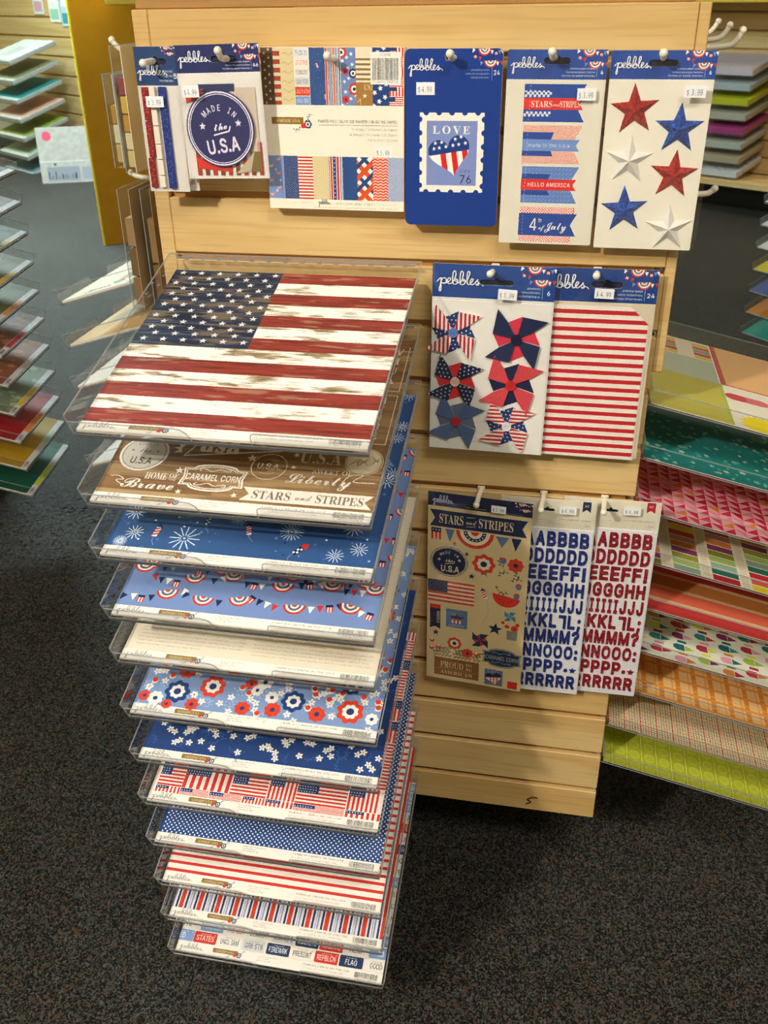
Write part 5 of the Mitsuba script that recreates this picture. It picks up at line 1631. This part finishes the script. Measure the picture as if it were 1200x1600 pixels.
for x, y in ((.1075, .2260), (.1310, .1865), (.1290, .1700)):
    a.circ(x, y, .0045, '#d8402e', 2, 12); a.circ(x, y - .0022, .0040, '#5f7aa8', 3, 10)
for x, y, t_ in ((.087, .196, 2.4), (.100, .198, .6), (.118, .193, .3), (.131, .198, 1.9), (.118, .172, 3.0), (.109, .213, 2.0)):
    sprig(a, x, y, .015, '#3a4a50', t_, 2)
mini_flag(a, .0010, .1410, .0680, .0370, False, 2, 11, False, col=('#cf4a3a', '#efd9c0', '#1d2a4e'))
for i in range(7):
    a.line([(.002, .1600 + i * .0026), (.0285, .1600 + i * .0026 + .0004)], .0005, '#8a93ad', 6)
rocket(a, .0835, .1640, .0055, .35); a.line(spline([(.088, .153), (.09, .135), (.083, .115)], 5), .0004, '#8a8a7a', 2)
t_ = np.linspace(math.pi * 1.02, math.pi * 1.98, 16) - .16
a.poly(np.stack([.1150 + .0200 * np.cos(t_), .1680 + .0200 * np.sin(t_)], 1), '#e0352c', 2)
for x, y in ((.106, .160), (.111, .155), (.118, .158), (.122, .160)):
    a.circ(x, y, .0010, '#3a1414', 3, 6)
a.poly([(.0045, .1350), (.0200, .1350), (.0200, .0920), (.0123, .0960), (.0045, .0920)], '#1a2346', 2); a.rect(.0045, .1280, .0200, .1350, '#d8302c', 3); a.text('AMERICA', .0145, .1240, .0045, '#d9c9a4', 4, rot=-math.pi / 2, w=.022)
a.rect(.0285, .0985, .0600, .1305, '#5d789f', 2); a.star(.0443, .1150, .0115, '#f0e3cc', 3); a.star(.0443, .1150, .0115, '#d8402e', 3.5, 0, .42)
for i in range(3):
    a.rect(.0370 + i * .0055, .1060, .0395 + i * .0055, .1120, '#f0e3cc', 4)
a.poly([(.0330, .1190), (.0415, .1190), (.0443, .1265), (.0471, .1190), (.0556, .1190), (.0510, .1150), (.0375, .1150)], '#1b2b55', 5); a.text('LIBERTY', .0443, .1005, .0035, '#c9d3e2', 4, anchor='c', w=.024)
for x, y, r_, c1, c2 in ((.0800, .0830, .8, '#23304f', '#a83440'), (.1215, .1330, .55, '#4d7f9c', '#8fb0c4')):
    for q in range(4):
        t2 = q * math.pi / 2 + .2
        for S_, c in ((BLADE, c1), (INNER, c2)):
            p_ = S_ * r_ * .5; a.poly(np.stack([x + p_[:, 0] * math.cos(t2) - p_[:, 1] * math.sin(t2), y + p_[:, 0] * math.sin(t2) + p_[:, 1] * math.cos(t2)], 1), c, 3)
a.poly([(.1190, .0920), (.1330, .0920), (.1340, .1085), (.1180, .1085)], '#8f8c80', 2)
for i in range(4):
    a.rect(.1185, .0945 + i * .0036, .1335, .0955 + i * .0036, '#6f6c62', 3)
for x, y, r_ in ((.1290, .1130, .0055), (.1180, .1150, .0035), (.1330, .1200, .0032), (.1120, .1210, .0028)):
    blossom(a, x, y, r_, ('#d8402e', '#d8402e', '#7a2420'), 3)
blossom(a, .0420, .0700, .0110, ('#d8402e', '#efe3c2', '#1b2b55'), 4); blossom(a, .0620, .0555, .0085, ('#d8402e', '#d8402e', '#5a2430'), 4)
for x, y in ((.008, .070), (.018, .060), (.0075, .056), (.0750, .0560)):
    a.circ(x, y, .0038, '#d8402e', 3, 10); a.circ(x, y + .002, .0022, CREAM, 4, 8)
for i in range(12):
    sprig(a, .012 + i * .006, .040, .018, '#6a6448', 1.2 + .1 * (i % 5), 2)
a.rect(.0120, .0070, .0800, .0400, '#87592c', 3); a.text('PROUD', .0210, .0225, .0120, '#dcc496', 4, font='serif', sx=.8, w=.0360); a.text('TO', .0590, .0295, .0060, '#dcc496', 4, font='serif', w=.0105); a.text('BE', .0600, .0222, .0055, '#dcc496', 4, font='serif', w=.0095); a.rect(.0140, .0195, .0780, .0200, '#c9a978', 4); a.text('AMERICAN', .0215, .0105, .0068, '#dcc496', 4, font='serif', w=.0490)
caramel(a, .1130, .0560, .0570, .0340, '#8f98a4', '#23304a', 3)
a.rect(.0890, .0040, .1160, .0330, '#5f6f9c', 2); a.poly(AF.affine_transform(heart, [.52, 0, 0, .52, .1025 - .52 * .051, .0165 - .52 * .076]), '#e8d4c4', 3); a.poly(AF.affine_transform(heart.intersection(cb), [.52, 0, 0, .52, .1025 - .52 * .051, .0165 - .52 * .076]), '#1c2748', 4)
for i in range(3):
    a.poly([(.0965 + i * .0052, .0195), (.0988 + i * .0052, .0195), (.1005 + i * .004, .0085), (.0990 + i * .004, .0085)], '#cf5a3c', 3.5)
a.text('LOVE', .1025, .0270, .0040, '#a9b4d0', 4, anchor='c', w=.018, track=.2)
a.poly(sbox(.1250, .0040, .1370, .0150).buffer(.0012), '#d82c28', 2); a.line([(.128, .016), (.13, .024)], .0005, '#e8e0d0', 2); a.line([(.134, .016), (.133, .024)], .0005, '#e8e0d0', 2)
a.out(fr, k, 'printed_face')
film(k, fr, W, H, .0030, .0005, .001, seed=21)
price(k, fr, .0880, .3015, '$ 3.99', .0046, .0200, .0110)
hook((0.4216, -0.045, G -0.3028), (0.4236, .0, G -0.3018), 'white hook holding the kraft sticker sheet')

# ---- hooks and packs on the sides of the tower, seen edge-on
for tip, root, lab in (((-.075, .10, G + .248), (0, .10, G + .2318), 'white hook sticking out of the left side of the tower near its top'),
                       ((-.074, .10, G + .0875), (0, .10, G + .0802), 'white hook sticking out of the left side of the tower at mid height')):
    hook(tip, root, lab, 'white hooks on the left side of the tower', (-1, 0, 0))


def side_pack(x, y0_, y1_, z0_, z1_, cols, lab, th=.006):
    k = thing('craft_pack', lab, 'craft pack', 'craft packs on the sides of the tower')
    fr = Fr((x, y1_, z0_), (0, -1, 0), (0, 0, 1)); W, H = y1_ - y0_, z1_ - z0_
    g = card_geom(W, H, H - .012, w=.02, h=.006, x=y1_ - .10)
    MB().prism(fr, g, -.001, .0, cols[0]).put(k, 'card')
    m = MB(); n = len(cols) - 1
    for i, c in enumerate(cols[1:]):
        m.box(fr, .004, W - .004, .006 + (H - .04) * i / n, .006 + (H - .04) * (i + .94) / n, .0002, th, c, ch=.0008)
    m.put(k, 'contents')
    s = MB()
    P = lambda q: fr.at(q)
    t2 = th + .003
    s.quad(P([(0, 0, t2), (W, 0, t2), (W, H, t2), (0, H, t2)])); s.quad(P([(0, 0, 0), (0, 0, t2), (0, H, t2), (0, H, 0)])); s.quad(P([(W, 0, 0), (W, 0, t2), (W, H, t2), (W, H, 0)])); s.quad(P([(0, 0, 0), (W, 0, 0), (W, 0, t2), (0, 0, t2)]))
    s.plain(k, 'plastic_blister', 'clear')
    e = MB()
    for q in (0, W):
        e.box(fr, q - .0006, q + .0006, 0, H, t2 - .0006, t2 + .0006)
    e.box(fr, 0, W, H - .001, H + .0004, t2 - .0006, t2 + .0006); e.plain(k, 'blister_edge', 'edge')


side_pack(-.036, .035, .145, G + .098, G + .244, ['#d9cfae', '#cbb97c', '#d8cda4', '#b98a3c', '#c9a94e', '#8a3c4c'], 'clear pack with yellow and cream pieces seen edge-on at the upper left of the tower', .010)
side_pack(-.0565, .045, .150, G + .102, G + .212, ['#cdd0c8', '#b9a46c', '#c8c4a8', '#a8843c'], 'outermost clear pack seen edge-on at the upper left of the tower', .009)
side_pack(-.022, .035, .150, G - .085, G + .078, ['#8a7350', '#7a5c34', '#8f6f44'], 'brown pack seen edge-on at the left side of the tower', .010)
side_pack(-.049, .030, .140, G - .080, G + .078, ['#a08a66', '#8a6a44', '#6f5434', '#9a7a50'], 'outer brown striped pack seen edge-on at the left side of the tower', .012)
for i, (y, z, q) in enumerate(((.10, 3, .060), (.26, 3, .066), (.42, 3, .070), (.06, 1, .050))):
    zz = G + .004 + z * PITCH
    hook((W_T + q, y, zz + (.020 if i < 3 else .008)), (W_T, y, zz), ('first', 'second', 'third', 'lower')[i] + ' hook sticking out of the right side of the tower, seen past its edge', 'white hooks on the right side of the tower', (1, 0, 0))
for i, (y, x) in enumerate(((.20, .66), (.36, .665))):
    k = thing('craft_pack', ('nearer', 'farther')[i] + ' tan paper pack hanging edge-on at the upper right side of the tower', 'craft pack', 'craft packs on the sides of the tower')
    fr = Fr((x, y, G + .12), (0, 1, 0), (0, 0, 1))
    MB().prism(fr, card_geom(.12, .13, .119, w=.02, h=.0065), -.001, .003, '#b08a5c').put(k, 'card')
    MB().box(fr, .008, .112, .01, .098, .0032, .008, '#c4a06c', ch=.001).put(k, 'contents')
